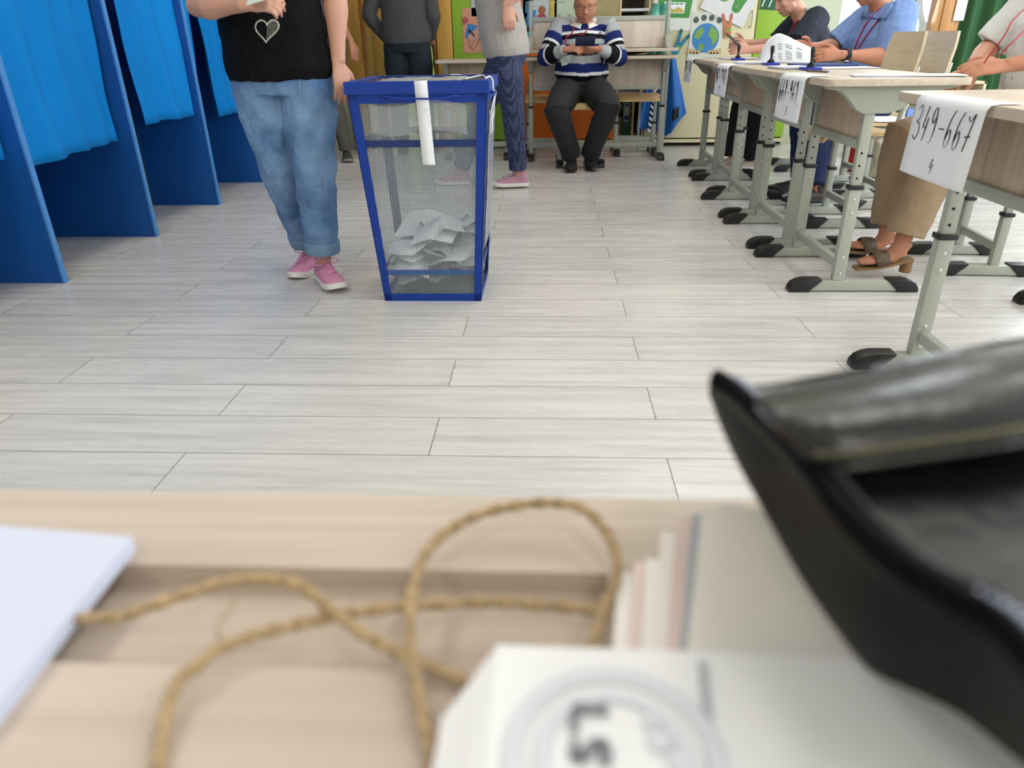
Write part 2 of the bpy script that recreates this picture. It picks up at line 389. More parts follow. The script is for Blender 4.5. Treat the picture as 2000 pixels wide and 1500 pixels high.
def write(mb,text,o,xd,yd,h,wch,r,nrm,curve=True):
    o=V(o);xd=V(xd);yd=V(yd); x=0; nrm=V(nrm)
    for ch in text:
        if ch!=' ':
            for st in GL[ch]:
                pts=[o+xd*((x+a)*wch)+yd*(b*h)+nrm*.0006 for a,b in st]
                if curve and ch not in '4L-': pts=smooth_line(pts,4)
                flat=[]
                mb.tube(pts,[(r,r*.45)]*len(pts),side=None,n=6)
        x+=1.0
    return mb

# ------------------------------------------------------------------ room shell
mb=MB(); mb.box(-3.2,4.7,-2.6,10.5,-.1,0); fl=struct(mb.build('floor',floor_mat()))
wallm=mat('wall_paint_cream','#d8d6c4',.85,0,(2,.02)); wallg=mat('wall_paint_grey_green','#c3c9b2',.85,0,(2,.02)); ceilm=mat('ceiling_white','#e8e8e4',.9,0,(2,.01))
mb=MB(); mb.box(-3.2,4.7,-2.6,10.5,3.0,3.1); struct(mb.build('ceiling',ceilm))
mb=MB(); mb.box(-3.3,-3.2,-2.6,10.5,0,3); struct(mb.build('wall_left',wallm))
mb=MB(); mb.box(-3.2,4.7,-2.7,-2.6,0,3); struct(mb.build('wall_front',wallm))
# right wall with four window openings
mb=MB(); ys=[-2.6,-2.3,-.9,.1,1.5,2.5,3.9,4.9,6.3,7.7]
mb.box(4.6,4.7,-2.6,7.7,0,.95); mb.box(4.6,4.7,-2.6,7.7,2.6,3)
for a,b in ((-2.6,-2.3),(-.9,.1),(1.5,2.5),(3.9,4.9),(6.3,7.7)): mb.box(4.6,4.7,a,b,.95,2.6)
struct(mb.build('wall_right',wallm))
glass=clearmat('window_glass',.06,'#e8f0f5',.02)
pvc=mat('white_window_frame','#e9ebec',.4)
def window(n,M,w,h,frame):
    t=thing('window_%d'%n,'','',M.translation); t.pop('label',None)
    for k in ('label','category'):
        if k in t: del t[k]
    t['kind']='structure'
    f=MB(); fw=.06
    for (x0,x1,z0,z1) in ((0,w,0,fw),(0,w,h-fw,h),(0,fw,0,h),(w-fw,w,0,h),(w/2-fw/2,w/2+fw/2,0,h)): f.box(x0,x1,-.03,.03,z0,z1,M)
    f.build('window_frame',frame,t,.004); g=MB(); g.box(fw,w-fw,-.004,.004,fw,h-fw,M); g.build('pane',glass,t)
for i,(a,b) in enumerate(((-2.3,-.9),(.1,1.5),(2.5,3.9),(4.9,6.3))):
    window(i+2,Matrix.Translation((4.65,a,.95))@Matrix.Rotation(R(90),4,'Z'),b-a,1.65,pvc)
# back wall: corridor door on the left, window on the right
mb=MB()
mb.box(-3.2,-1.84,7.1,7.25,0,3); mb.box(-1.84,-.86,7.1,7.25,2.2,3)
mb.box(-.90,-.86,7.29,7.6,0,3); mb.box(-.86,2.62,7.5,7.6,0,3)
mb.box(2.62,4.7,7.5,7.6,0,.5); mb.box(2.62,4.7,7.5,7.6,2.4,3); mb.box(3.98,4.7,7.5,7.6,.5,2.4)
struct(mb.build('wall_back',wallg))
mb=MB(); mb.box(2.2,2.56,7.12,7.5,0,3); struct(mb.build('wall_pier',wallg)).name='trim_2'
window(1,Matrix.Translation((2.64,7.53,.5)),1.28,1.9,pvc)
# door frame
mb=MB(); mb.box(-1.84,-1.69,7.03,7.28,0,2.2); mb.box(-1.0,-.86,7.03,7.28,0,2.2); mb.box(-1.69,-1.0,7.03,7.28,2.08,2.2)
d=struct(mb.build('door_1',doorwood,None,.006))
mb=MB(); mb.box(-1.69,-1.655,7.06,7.35,0,2.08); mb.box(-1.035,-1.0,7.06,7.35,0,2.08); struct(mb.build('trim_3',jambwood,None,.004))
mb=MB(); mb.box(-1.69,-1.65,7.35,8.05,.01,2.05); struct(mb.build('door_2',jambwood,None,.004))
# corridor behind the doorway
cg=mat('corridor_green_wall','#b9d27a',.8); cw=mat('corridor_cream','#e3dfc8',.8)
mb=MB(); mb.box(-3.2,.8,9.9,10.0,0,3); struct(mb.build('wall_corridor',cg))
mb=MB(); mb.box(.7,.8,7.6,9.9,0,3); struct(mb.build('wall_corridor_side',cw))
# ceiling lamps (housings)
for i,x in enumerate((-1.6,.9,3.0)):
    for j,y in enumerate((-1.2,1.6,4.4)):
        t=thing('ceiling_lamp','long white ceiling lamp in the %s line, over the %s'%(('front','middle','rear')[j],('voting booths','aisle','row of desks')[i]),'lamp',(x,y,3.0),0,'ceiling lamps')
        mb=MB(); mb.box(x-.15,x+.15,y-.65,y+.65,2.93,3.0); mb.build('housing',pvc,t,.006)
        mb=MB(); mb.box(x-.13,x+.13,y-.63,y+.63,2.90,2.93); mb.build('diffuser',emit('lamp_diffuser','#fff6e6',2) if 'ld' not in MATS else MATS['ld'],t); 
        MATS['ld']=bpy.data.materials['lamp_diffuser']
# bare tree seen through the back window
mb=MB(); random.seed(3)
def branch(p,d,l,r,n):
    q=p+d*l; mb.tube([p,(p+q)/2+V((random.uniform(-.04,.04),0,0)),q],[r,r*.85,r*.7],n=6)
    if n:
        for k in range(3):
            dd=(d+V((random.uniform(-.8,.8),random.uniform(-.3,.3),random.uniform(-.2,.5)))).normalized(); branch(p+d*l*random.uniform(.5,1),dd,l*.72,r*.6,n-1)
branch(V((6.6,14,-1.2)),V((-.1,0,1)),1.5,.12,4)
tag(mb.build('tree',mat('pale_bark','#a9a79f',.9),None,smooth=True),'bare tree outside the window behind the green curtain','tree')

# ------------------------------------------------------------------ cabinets along the back wall
green=mat('apple_green_laminate','#93bd35',.45,0,(3,.03)); orange=mat('orange_laminate','#e0701a',.45,0,(3,.03)); cream=mat('cream_laminate','#d5cea9',.5,0,(3,.02))
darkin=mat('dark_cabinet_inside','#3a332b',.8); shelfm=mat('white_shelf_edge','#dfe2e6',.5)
YF=7.04
def cabinet(x0,x1,front,label,doors=1,open_=None,name='cabinet'):
    t=thing(name,label,'cabinet',((x0+x1)/2,YF+.2,0))
    mb=MB(); z0,z1=.035,2.05
    mb.box(x0,x0+.018,YF+.018,7.48,z0,z1); mb.box(x1-.018,x1,YF+.018,7.48,z0,z1); mb.box(x0+.018,x1-.018,YF+.018,7.48,z1-.018,z1); mb.box(x0+.018,x1-.018,YF+.03,7.48,z0,z0+.018); mb.box(x0+.018,x1-.018,7.46,7.48,z0+.018,z1-.018)
    mb.build('body',cream if not open_ else cream,t)
    mb=MB(); mb.box(x0,x1,YF+.004,YF+.018,z0,.066); mb.build('plinth',cream,t)
    for fx in (x0+.05,x1-.05):
        mb=MB(); mb.tube([(fx,YF+.1,0),(fx,YF+.1,.036)],.02); mb.build('foot',metal,t)
    if not open_:
        w=(x1-x0)/doors
        for k in range(doors):
            mb=MB(); a=x0+k*w+.003; b=x0+(k+1)*w-.003; mb.box(a,b,YF-.002,YF+.016,.078,2.04)
            dr=mb.build('door',front,t,.002)
            hx=b-.04 if k%2==0 else a+.04
            mb=MB(); mb.tube([(hx,YF-.002,1.0),(hx,YF-.03,1.0),(hx,YF-.03,1.12),(hx,YF-.002,1.12)],.006,n=8); mb.build('handle',metal,dr)
    else:
        for z in (.08,.45,.86,1.14,1.5):
            mb=MB(); mb.box(x0+.018,x1-.018,YF+.02,7.45,z,z+.02); mb.build('shelf',shelfm,t)
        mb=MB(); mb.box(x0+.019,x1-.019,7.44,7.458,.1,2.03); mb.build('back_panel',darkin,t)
    return t
cabinet(-.855,-.33,green,'tall apple green cabinet beside the doorway frame')
cabinet(-.325,.62,orange,'tall orange cabinet behind the seated man',2)
cabinet(.625,.90,cream,'narrow open shelf cabinet right of the orange doors',1,True)
cabinet(.905,1.815,cream,'tall cream cabinet with ecological posters on it',1)
cabinet(1.82,2.19,green,'tall apple green cabinet behind the woman with the phone',1)
# things on the open shelves
t=thing('ring_binder','dark green lever arch binder standing on the low open shelf','binder',(.75,7.1,.10))
mb=MB(); mb.box(.70,.78,7.10,7.38,.10,.42); mb.build('cover',mat('dark_green_card','#0d4a30',.6),t,.003)
mb=MB(); mb.box(.715,.765,7.097,7.10,.22,.38); sp=mb.build('spine_label',mat('grey_label','#8f9a94',.7),t)
mb=MB(); mb.box(.72,.76,7.0955,7.0975,.235,.275); mb.box(.72,.76,7.0955,7.0975,.355,.372); mb.build('label_print',mat('navy_print','#28315e',.7),sp)
mb=MB(); mb.box(.645,.697,7.12,7.4,.10,.26); tag(mb.build('cardboard_box',mat('brown_cardboard','#8a7458',.85),None,.003),'brown cardboard box beside the dark green binder','box')
mb=MB(); mb.box(.785,.805,7.06,7.4,.10,.43); tag(mb.build('wooden_board',birch,None,.002),'light wooden board standing right of the dark green binder','board')
mb=MB(); mb.ball((.672,7.2,.345),(.025,.06,.085)); tag(organic(mb,'plush_toy',mat('mustard_plush','#b08a2b',.95),None,.006,2,.01),'small mustard and orange soft toy on top of the cardboard box','toy')
# ------------------------------------------------------------------ posters and cut-outs on the cabinet doors
def flat(name,label,cat,cx,cz,w,h,rot,m,y=YF-.006,extra=None,th=.0015):
    t=thing(name,label,cat,(cx,y,cz))
    M=Matrix.Translation((cx,y,cz))@Matrix.Rotation(R(rot),4,'Y')
    mb=MB(); mb.box(-w/2,w/2,-th,th,-h/2,h/2,M); mb.build('sheet',m,t)
    if extra: extra(t,M)
    return t
def disc(M,cx,cz,rx,rz,y,n=28,a0=0,a1=360):
    mb=MB(); mb.prism([(cx+rx*math.cos(R(a0+(a1-a0)*k/n)),cz+rz*math.sin(R(a0+(a1-a0)*k/n))) for k in range(n)],'y',y-.0008,y,M); return mb
def poly(M,pts,y): 
    mb=MB(); mb.prism(pts,'y',y-.0008,y,M); return mb
blueo=mat('poster_ocean_blue','#3f84c4',.7); greeno=mat('poster_land_green','#7da94c',.7); dkgreen=mat('poster_dark_green','#4c9a4c',.7,0,(3,.2)); handm=mat('poster_hand_tan','#c9a879',.7)
photo=mat('poster_photo_grey','#5f6a62',.7,0,(40,.5)); yel=mat('poster_yellow','#d9c45e',.7,0,(20,.3))
def globe(t,M):
    disc(M,0,-.02,.118,.118,-.002).build('globe',blueo,t)
    for pts in ([(-.09,.03),(-.04,.07),(-.02,.03),(-.06,-.03),(-.1,-.02)],[(.04,.08),(.09,.04),(.11,-.02),(.07,-.08),(.05,-.02),(.02,.0),(.03,.05)],[(-.05,-.06),(-.01,-.07),(-.01,-.12),(-.05,-.11)]): poly(M,pts,-.003).build('land',greeno,t)
    for s in (-1,1):
        for k in range(4): poly(M,[(s*(.02+.03*k),-.145),(s*(.05+.03*k),-.11+.005*k),(s*(.065+.028*k),-.12),(s*(.07+.028*k),-.145)],-.0035).build('hand',handm,t)
    for a in (-.1,-.034,.034,.1): disc(M,a,.142-.25*a*a*8,.024,.025,-.002).build('photo_circle',photo,t)
def pgreen(t,M):
    mb=poly(M,[(-.15,-.07),(.13,-.07),(.145,.09),(-.15,.09)],-.002); mb.build('picture',dkgreen,t)
    poly(M,[(-.1,-.035),(.08,-.035),(.085,.05),(-.1,.05)],-.003).build('label',white,t)
    poly(M,[(-.08,-.03),(.07,-.03),(.07,-.005),(.02,.015),(-.01,-.01),(-.05,.01),(-.08,-.01)],-.004).build('drawing',yel,t)
    for k in range(4): poly(M,[(-.08+k*.038,.033),(-.05+k*.038,.033),(-.05+k*.038,.042),(-.08+k*.038,.042)],-.004).build('lettering',dkgreen,t)
def precy(t,M):
    disc(M,-.06,.04,.065,.075,-.002).build('globe',greeno,t); poly(M,[(-.07,.115),(-.04,.11),(-.055,.04),(-.05,-.03),(-.08,-.03),(-.085,.04)],-.003).build('river',blueo,t)
    poly(M,[(.04,.09),(.13,.09),(.14,.07),(.12,-.05),(.1,-.07),(.06,-.07),(.045,-.05),(.03,.07)],-.002).build('bin_drawing',dkgreen,t)
    mb=MB(); mb.tube([M@V((.07,-.004,-.03)),M@V((.1,-.004,-.03)),M@V((.085,-.004,.0)),M@V((.07,-.004,-.03))],.0018,n=5); mb.build('recycling_mark',white,t)
Pg=A(1318,22,YF); flat('poster','white sheet with a green clean-up picture, behind the tall pole','poster',Pg.x,Pg.z+.02,.37,.34,2,mat('white_poster','#dfe2dc',.6),extra=pgreen)
Pg=A(1380,72,YF); flat('poster','earth globe held in hands poster on the cream cabinet','poster',Pg.x-.01,Pg.z+.01,.28,.37,1.5,mat('pale_poster','#d3dad0',.6),y=YF-.010,extra=globe)
Pg=A(1425,0,YF); flat('poster','tilted sheet with a green waste bin and globe drawing','poster',Pg.x,Pg.z+.0,.42,.30,23,mat('white_poster2','#dedfdf',.6),y=YF-.014,extra=precy)
Pg=A(1510,4,YF); 
def stripes(t,M):
    for k in range(3): poly(M,[(-.09+k*.06,-.12),(-.08+k*.06,-.12),(-.02+k*.06,.12),(-.03+k*.06,.12)],-.002).build('stripe',white,t)
flat('poster','dark green poster with white stripes on the green cabinet','poster',Pg.x,Pg.z+.08,.2,.28,4,mat('dark_green_poster','#1f5a38',.6),extra=stripes)
def handcut(label,px,py,rot,m,m2,sc=1):
    p=A(px,py,YF); t=thing('hand_cutout',label,'paper decoration',(p.x,YF-.018,p.z))
    M=Matrix.Translation((p.x,YF-.018,p.z))@Matrix.Rotation(R(rot),4,'Y')@Matrix.Scale(sc,4)
    mb=poly(M,[(-.028,-.10),(.028,-.10),(.034,.0),(-.034,.0)],0); mb.prism([(-.034,0),(-.004,0),(-.026,.10),(-.04,.11),(-.05,.09)],'y',-.0008,0,M); mb.prism([(.004,0),(.034,0),(.052,.085),(.044,.1),(.03,.09)],'y',-.0008,0,M)
    mb.build('cutout',m,t); poly(M,[(-.045,.07),(-.03,.07),(-.03,.1),(-.04,.11),(-.05,.09)],-.001).build('fingertip',m2,t); poly(M,[(.034,.05),(.046,.05),(.052,.085),(.044,.1),(.033,.09)],-.001).build('fingertip',m2,t)
    poly(M,[(-.01,-.05),(.03,-.05),(.03,-.02),(-.01,-.02)],-.001).build('painted_patch',greeno,t)
handcut('blue painted two-finger paper hand on the cream cabinet',1327,84,25,mat('teal_paint','#1d86a8',.7,0,(30,.3)),mat('dark_teal','#28504f',.7))
handcut('orange painted two-finger paper hand by the phone',1420,50,-8,mat('orange_paint','#d98257',.7,0,(30,.3)),mat('rose_paint','#c06a62',.7),.95)
# posters on the green and orange doors
Pg=A(942,50,YF)
def pint(t,M):
    poly(M,[(-.08,-.05),(-.02,-.09),(.05,-.04),(.03,.04),(-.05,.06)],-.002).build('blue_shape',blueo,t); poly(M,[(-.09,.04),(-.04,.08),(-.06,.11),(-.1,.1)],-.002).build('red_shape',mat('red_print','#b8545a',.7),t)
flat('poster','red and blue printed picture on the green cabinet','poster',A(925,60,YF).x,A(925,60,YF).z,.19,.36,0,mat('peach_print','#d99b80',.7),extra=pint)
flat('poster','small pale note above the printed picture on the green cabinet','poster',A(925,12,YF).x+.02,A(925,12,YF).z,.08,.16,0,greyp)
def pgirl(t,M):
    poly(M,[(-.1,-.14),(.11,-.14),(.08,-.05),(.03,-.0),(-.02,-.02),(-.07,-.1)],-.002).build('red_dress',mat('crimson_print','#b03a55',.7),t); disc(M,.02,.02,.03,.035,-.003).build('face_shape',mat('tan_print','#a8643e',.7),t)
    poly(M,[(.09,-.1),(.13,-.1),(.13,.15),(.09,.15)],-.003).build('yellow_band',yel,t); poly(M,[(-.11,-.1),(-.05,-.1),(-.03,.02),(-.11,.02)],-.003).build('blue_shape',blueo,t)
flat('poster','printed picture of a child in red on the orange cabinet','poster',A(1054,25,YF).x,A(1054,25,YF).z,.3,.34,0,mat('pale_grey_print','#bfc7c9',.7),extra=pgirl)
def pcol(t,M):
    for k,(c,z) in enumerate((('#e1cf7d',.2),('#3c6d8e',.08),('#27527c',-.04),('#49a3c4',-.16))): poly(M,[(-.025,z),(.03,z),(.03,z+.09),(-.02,z+.09)],-.002).build('panel',mat('strip_%d'%k,c,.7),t)
flat('poster','narrow colourful strip poster left of the child picture','poster',A(1031,45,YF).x,A(1031,45,YF).z,.085,.46,0,white,extra=pcol)
def pmint(t,M):
    for k in range(3): poly(M,[(-.1,.06+k*.035),(.02,.06+k*.035),(.02,.066+k*.035),(-.1,.066+k*.035)],-.002).build('lettering',mat('soft_green_ink','#7d9a86',.7),t)
flat('poster','large pale mint information poster behind the seated man','poster',A(1100,20,YF).x,A(1100,20,YF).z,.24,.42,0,mat('mint_print','#c6d6bd',.7,0,(8,.08)),extra=pmint)
flat('poster','cream and olive poster right of the seated man\'s head','poster',A(1185,25,YF).x,A(1185,25,YF).z,.2,.34,0,mat('olive_print','#b5ab7a',.7,0,(8,.25)))
# water bottle pack and white bowl standing on the shelf cabinet side
# ------------------------------------------------------------------ desk and chair prototypes
def rrect(x0,x1,y0,y1,r,n=5,rs=None):
    out=[]; cs=[(x1-r,y0+r,-90),(x1-r,y1-r,0),(x0+r,y1-r,90),(x0+r,y0+r,180)]
    for cx,cy,a in cs:
        for k in range(n+1): out.append((cx+r*math.cos(R(a+90*k/n)),cy+r*math.sin(R(a+90*k/n))))
    return out
CAP=[(0,0),(.002,.018),(.014,.036),(.035,.047),(.06,.052),(.125,.052),(.122,.045),(.088,.012),(.078,0)]
def frame_side(t,y,L,px,ztop,zc,post=.046,holes=True):
    mb=MB(); mb.box(.06,L-.06,y-.022,y+.022,.004,.046); rail=mb.build('foot_rail',metal,t,.006)
    for fx in (0,1):
        pts=CAP if not fx else [(L-a,b) for a,b in CAP]
        mb=MB(); mb.prism(pts,'y',y-.027,y+.027); mb.build('foot_cap',blackp,rail,.004)
    mb=MB(); mb.box(px-post/2,px+post/2,y-.018,y+.018,.045,zc); leg=mb.build('leg',metal,t,.007)
    mb=MB(); mb.box(px-post/2+.004,px+post/2-.004,y-.014,y+.014,zc,ztop); mb.build('upper_tube',metal,leg,.005)
    mb=MB(); mb.box(px-post/2-.004,px+post/2+.004,y-.022,y+.022,zc-.012,zc+.004); mb.build('collar',blackp,leg,.003)
    if holes:
        mb=MB()
        for z in (.03,.075,.12): mb.tube([(px-.004,y-.0145,zc+z),(px-.004,y-.0138,zc+z)],.0045,n=10); 
        mb.build('adjustment_holes',holem,leg)
        mb=MB()
        for z in (zc-.05,zc-.10,.14,.075): mb.ball((px,y-.0185,z),(.006,.003,.006),nu=8,nv=6)
        mb.build('screws',steel,leg)
def make_desk(zt=.787,pale=False,W=.65,zc=.412,leg_y=.253):
    t=thing('school_desk','x','desk')
    mb=MB(); mb.prism(rrect(0,.5,-W/2,W/2,.035),'z',zt-.024,zt); mb.build('tabletop',laminate,t,.002)
    for s in (-1,1): frame_side(t,s*leg_y,.505,.19,zt-.05,zc)
    for s in (-1,1):
        y=s*leg_y; P=[(.02,zt-.025),(.48,zt-.025),(.475,zt-.032),(.40,zt-.045),(.34,zt-.07),(.29,zt-.105),(.25,zt-.118),(.16,zt-.118),(.13,zt-.10),(.10,zt-.065),(.07,zt-.042),(.02,zt-.034)]
        mb=MB(); mb.prism(P,'y',y-.021-.004*0,y+.021); br=mb.build('bracket',metal,t,.004)
        mb=MB(); mb.tube([(.33,y-.0225*1,zt-.075),(.33,y-.026,zt-.075)],.012,n=12); mb.tube([(.31,y-.022,zt-.085),(.315,y-.024,zt-.06),(.335,y-.024,zt-.056)],.0035,n=6); mb.build('hook_slot',metal_dk,br)
    mb=MB(); mb.box(.182,.198,-leg_y+.022,leg_y-.022,.575,zt-.03); mb.build('modesty_panel',panelwood_pale if pale else panelwood,t,.001)
    mb=MB(); mb.box(.172,.206,-leg_y+.018,leg_y-.018,.543,.576); mb.build('panel_rail',metal,t,.004)
    mb=MB(); mb.box(.176,.204,-leg_y+.018,leg_y-.018,.088,.124); mb.build('cross_rail',metal,t,.005)
    return t
def make_chair(sz=.47,back=True,m=birch):
    t=thing('school_chair','x','chair')
    for s in (-1,1):
        frame_side(t,s*.165,.41,.23,sz-.05,.26,.036,False)
    mb=MB(); mb.box(.22,.245,-.15,.15,.10,.135); mb.build('cross_rail',metal,t,.004)
    for s in (-1,1):
        mb=MB(); mb.tube([(.23,s*.165,sz-.06),(.1,s*.165,sz-.03),(.03,s*.165,sz-.02),(.38,s*.165,sz-.02),(.4,s*.165,sz+.1)][::1],[(.012,.018)]*5,n=8); mb.build('seat_rail',metal,t,smooth=True)
    def seat(u,v):
        x=.0+.385*u; y=-.19+.38*v; cr=(abs(2*v-1))
        x0=x
        if u<.12: x0=x+ (cr**6)*.03
        return (x0,y,sz-.016-.012*math.exp(-((u-.6)/.3)**2)*(1-cr**2)-.03*max(0,(.12-u)/.12)**2)
    mb=MB(); mb.grid(seat,14,10,.016,(0,0,1)); mb.build('seat',m,t,smooth='angle')
    if back:
        zb=sz+.19; zt=sz+.455
        def bk(u,v):
            y=-.19+.38*v; return (.385+.03*(1-(2*v-1)**2)+.04*u, y*(1-.10*max(0,u-.75)/.25*1), zb-.02+(zt-zb+.02)*u)
        mb=MB(); mb.grid(bk,10,10,.014,(1,0,0)); mb.build('backrest',birch_pale,t,smooth='angle')
        for s in (-1,1):
            mb=MB(); mb.tube([(.30,s*.165,sz-.025),(.38,s*.168,sz),(.40,s*.165,sz+.12),(.435,s*.15,sz+.30)],[(.01,.016)]*4,n=8); mb.build('back_post',metal,t,smooth=True)
    return t
XD=.97
desk0=make_desk(); 
names=[((XD-.03,1.79,0),'nearest desk of the row, hung with the 349-667 sheet'),
((XD,3.035,0),'second desk of the row, hung with the 668-961 sheet'),
((XD,3.69,0),'third desk of the row, carrying the nearest stamp and a navy folder'),
((XD+.005,4.345,0),'fourth desk of the row, hung with the sheet marked 2'),
((XD+.065,5.01,0),'fifth desk of the row, between the sheets marked 1 and 2'),
((XD+.07,5.665,0),'farthest desk of the row, nearest the cream cabinet')]
for i,(l,lab) in enumerate(names):
    if i==0: desk0.location=l; desk0['label']=lab; desk0['group']='school desks in the row on the right'
    else: dup(desk0,l,0,lab)
# pale far desk: two posts 1.09 m apart, and the same desk turned over on top of it
fd=make_desk(.80,True,1.24,.42,.545); fd['label']='wide pale desk standing behind the seated man'; fd['group']='wide desks by the cabinets'
fd.location=(.405,6.18,0); fd.rotation_euler=(0,0,R(90))
fu=dup(fd,(.405,6.68,1.632),R(-90),'wide pale desk turned upside down on top of the other'); fu.rotation_euler=(R(180),0,R(90)); fu.location=(.405,6.17,1.629)
f2=dup(desk0,(-.60,6.28,.0),R(90),'desk before the green cabinet, behind the grey blouse person','wide desks by the cabinets'); del f2['group']
ds=dup(desk0,(-2.35,6.35,0),R(180),'desk in the far left corner behind the jeans woman','wide desks by the cabinets'); del ds['group']
# chairs
ch=make_chair(.48,True,birch); ch['label']='school chair whose black foot cap shows at the right edge'; ch['group']='school chairs'; ch.location=(1.78,2.47,0)
dup(ch,(1.66,3.17,0),R(-4),'chair under the woman in the white blouse')
dup(ch,(1.36,4.0,0),R(0),'empty chair with pale backrest in front of the blue shirt man')
dup(ch,(1.74,4.45,0),R(0),'shaded empty chair with papers lying on its seat')
dup(ch,(1.83,5.02,0),0,'chair under the man in the blue shirt')
dup(ch,(1.72,5.78,0),0,'chair under the woman with the phone')
dup(ch,(.265,5.84,0),R(90),'chair the man in the striped sweater sits on')
stool=make_chair(.49,False,birch); stool['label']='wooden-seated stool under the wide desk, left of the seated man'; stool['category']='stool'; stool.name='stool'; stool.location=(.0,6.42,0); stool.rotation_euler=(0,0,R(90)); stool['group']='stools under the wide desk'
dup(stool,(.77,6.42,0),R(90),'wooden-seated stool under the wide desk, right of the seated man')
# near desk in the foreground
t=thing('school_desk','foreground desk with a pen groove, twine and ballots on it','desk',(0,0,0))
zt=.76; ye=.2365; g0,g1=.192,.148
def slab(mb,x0,x1,y0,y1,z0,z1): mb.box(x0,x1,y0,y1,z0,z1)
mb=MB()
mb.box(-.65,.65,g0,ye,zt-.024,zt); mb.box(-.65,.65,-.30,g1,zt-.024,zt); mb.box(.022,.65,g1,g0,zt-.024,zt); mb.box(-.65,-.45,g1,g0,zt-.024,zt)
mb.build('tabletop',laminate_desk,t)
mb=MB(); mb.box(-.45,.022,g1,g0,zt-.024,zt-.009); mb.build('pen_groove',laminate_desk,t)
mb=MB(); mb.box(-.5,.5,ye-.19,ye-.174,.55,zt-.03); mb.build('modesty_panel',panelwood,t)
for s in (-1,1):
    mb=MB(); mb.box(s*.55-.02,s*.55+.02,-.25,.2,.0,.05); mb.build('foot_rail',metal,t,.005)
    mb=MB(); mb.box(s*.55-.02,s*.55+.02,.0,.05,.05,zt-.024); mb.build('leg',metal,t,.005)

# ------------------------------------------------------------------ number sheets hung over the desks
def hung_sheet(x,yl,yr,z0,num,idx,label,h=.035,zt=.787):
    t=thing('number_sheet',label,'paper sign',(x,(yl+yr)/2,zt),0,'hand-lettered number sheets on the desks')
    def P(u,v):   # u down the sheet, v left to right
        y=yl+(yr-yl)*v; s=u*.24; top=.24-(zt-z0)
        bulge=.004*math.sin(v*3.1)*u
        if s<top: return (x+.0+(top-s)-.001,y,zt+.0018)
        d=s-top
        return (x-.002-.011*min(1,d/.012)**.5*1.0-bulge-.01*u,y,zt+.001-d)
    mb=MB(); mb.grid(P,24,6,.0006,(-1,0,1)); mb.build('sheet',white,t,smooth=True)
    mb=MB(); xx=x-.0215; W=abs(yl-yr)
    write(mb,num,(xx,yl-.02*W/.3,zt-.014-h*2.65),(0,-.985,-.0),(0,-.08,1),h*2.5,(W-.035)/len(num),.0014,(-1,0,0))
    if idx: write(mb,idx,(xx-.004,(yl+yr)/2+.008,z0+.018),(0,-1,0),(0,-.05,1),.034,.024,.0013,(-1,0,0))
    mb.build('handwriting',ink,t)
hung_sheet(XD-.03,1.945,1.635,.605,'349-667','4','sheet numbered 349-667 with a 4 below, nearest',.032)
hung_sheet(XD,3.20,2.89,.622,'668-961_','3','sheet numbered 668-961 with a 3 below',.032)
hung_sheet(XD+.005,4.44,4.15,.63,'962-1262','2','narrow-looking sheet marked 2 hung from the fourth desk',.03)
hung_sheet(XD+.07,5.83,5.54,.63,'1263-562','1','farthest number sheet, marked 1, by the cream cabinet',.03)

# ------------------------------------------------------------------ things on the desks
blueplast=mat('royal_blue_plastic','#1c2fb4',.35); navyf=mat('navy_folder','#1f3d80',.6)
def stamp(x,y,label,z=.788):
    t=thing('stamp',label,'stamp',(x,y,z),0,'black handled stamps on blue ink pads')
    mb=MB(); mb.prism(rrect(x-.035,x+.035,y-.055,y+.055,.008),'z',z,z+.012); mb.build('ink_pad',blueplast,t,.002)
    mb=MB(); mb.tube([(x,y,z+.012),(x,y,z+.022)],.018,n=16); mb.build('stamp_base',blackp,t,.002)
    mb=MB(); mb.tube([(x,y,z+.022),(x,y,z+.032),(x,y,z+.045),(x,y,z+.075),(x,y,z+.088),(x,y,z+.094)],[.014,.006,.006,.010,.010,.004],n=14); mb.build('stamp_handle',blackp,t,smooth=True)
for px,py,Y,lab in ((1583,134,3.45,'stamp beside the 668-961 sheet, nearest of three'),(1505,126,4.12,'stamp in front of the held sheaf of pages'),(1441,114,5.1,'stamp below the phone, farthest of three')):
    p=A(px,py,Y); stamp(p.x,Y,lab)
def papers(x,y,w,d,n,rot,label,name='paper_stack',z=.7885,m=white,th=.0012,cat='papers',group=None,jit=.006):
    t=thing(name,label,cat,(x,y,z),0,group)
    mb=MB()
    for k in range(n):
        M=Matrix.Translation((x+random.uniform(-jit,jit),y+random.uniform(-jit,jit),z+k*th))@Matrix.Rotation(R(rot+random.uniform(-3,3)),4,'Z')
        mb.box(-w/2,w/2,-d/2,d/2,0,th*.8,M)
    mb.build('sheets',m,t); return t
papers(1.12,3.62,.15,.2,9,5,'stack of booklets left of the nearest stamp')
papers(1.12,4.35,.15,.2,9,-5,'stack of booklets left of the middle stamp')
papers(1.28,5.3,.2,.26,6,8,'flat papers beside the farthest stamp')
papers(1.33,3.6,.19,.3,3,88,'wide white list on a clipboard behind the nearest stamp',m=white_warm)
papers(1.30,2.86,.13,.36,4,75,'fanned white sheets at the edge of the second desk')
mb=MB(); mb.box(1.22,1.46,3.72,4.02,.7885,.799,); tag(mb.build('folder',navyf,None,.002),'closed navy folder under the man\'s wrist','folder')
papers(1.55,2.2,.2,.3,3,20,'loose folded sheets in front of the white blouse',z=.7885)
for o in bpy.data.objects:
    if o.get('label','').startswith('loose folded'): o.location.x-=.0
p=G(1560,141,.789); t=thing('pen','pen lying on the desk by the nearest stamp','pen',(1.07,3.2,.79))
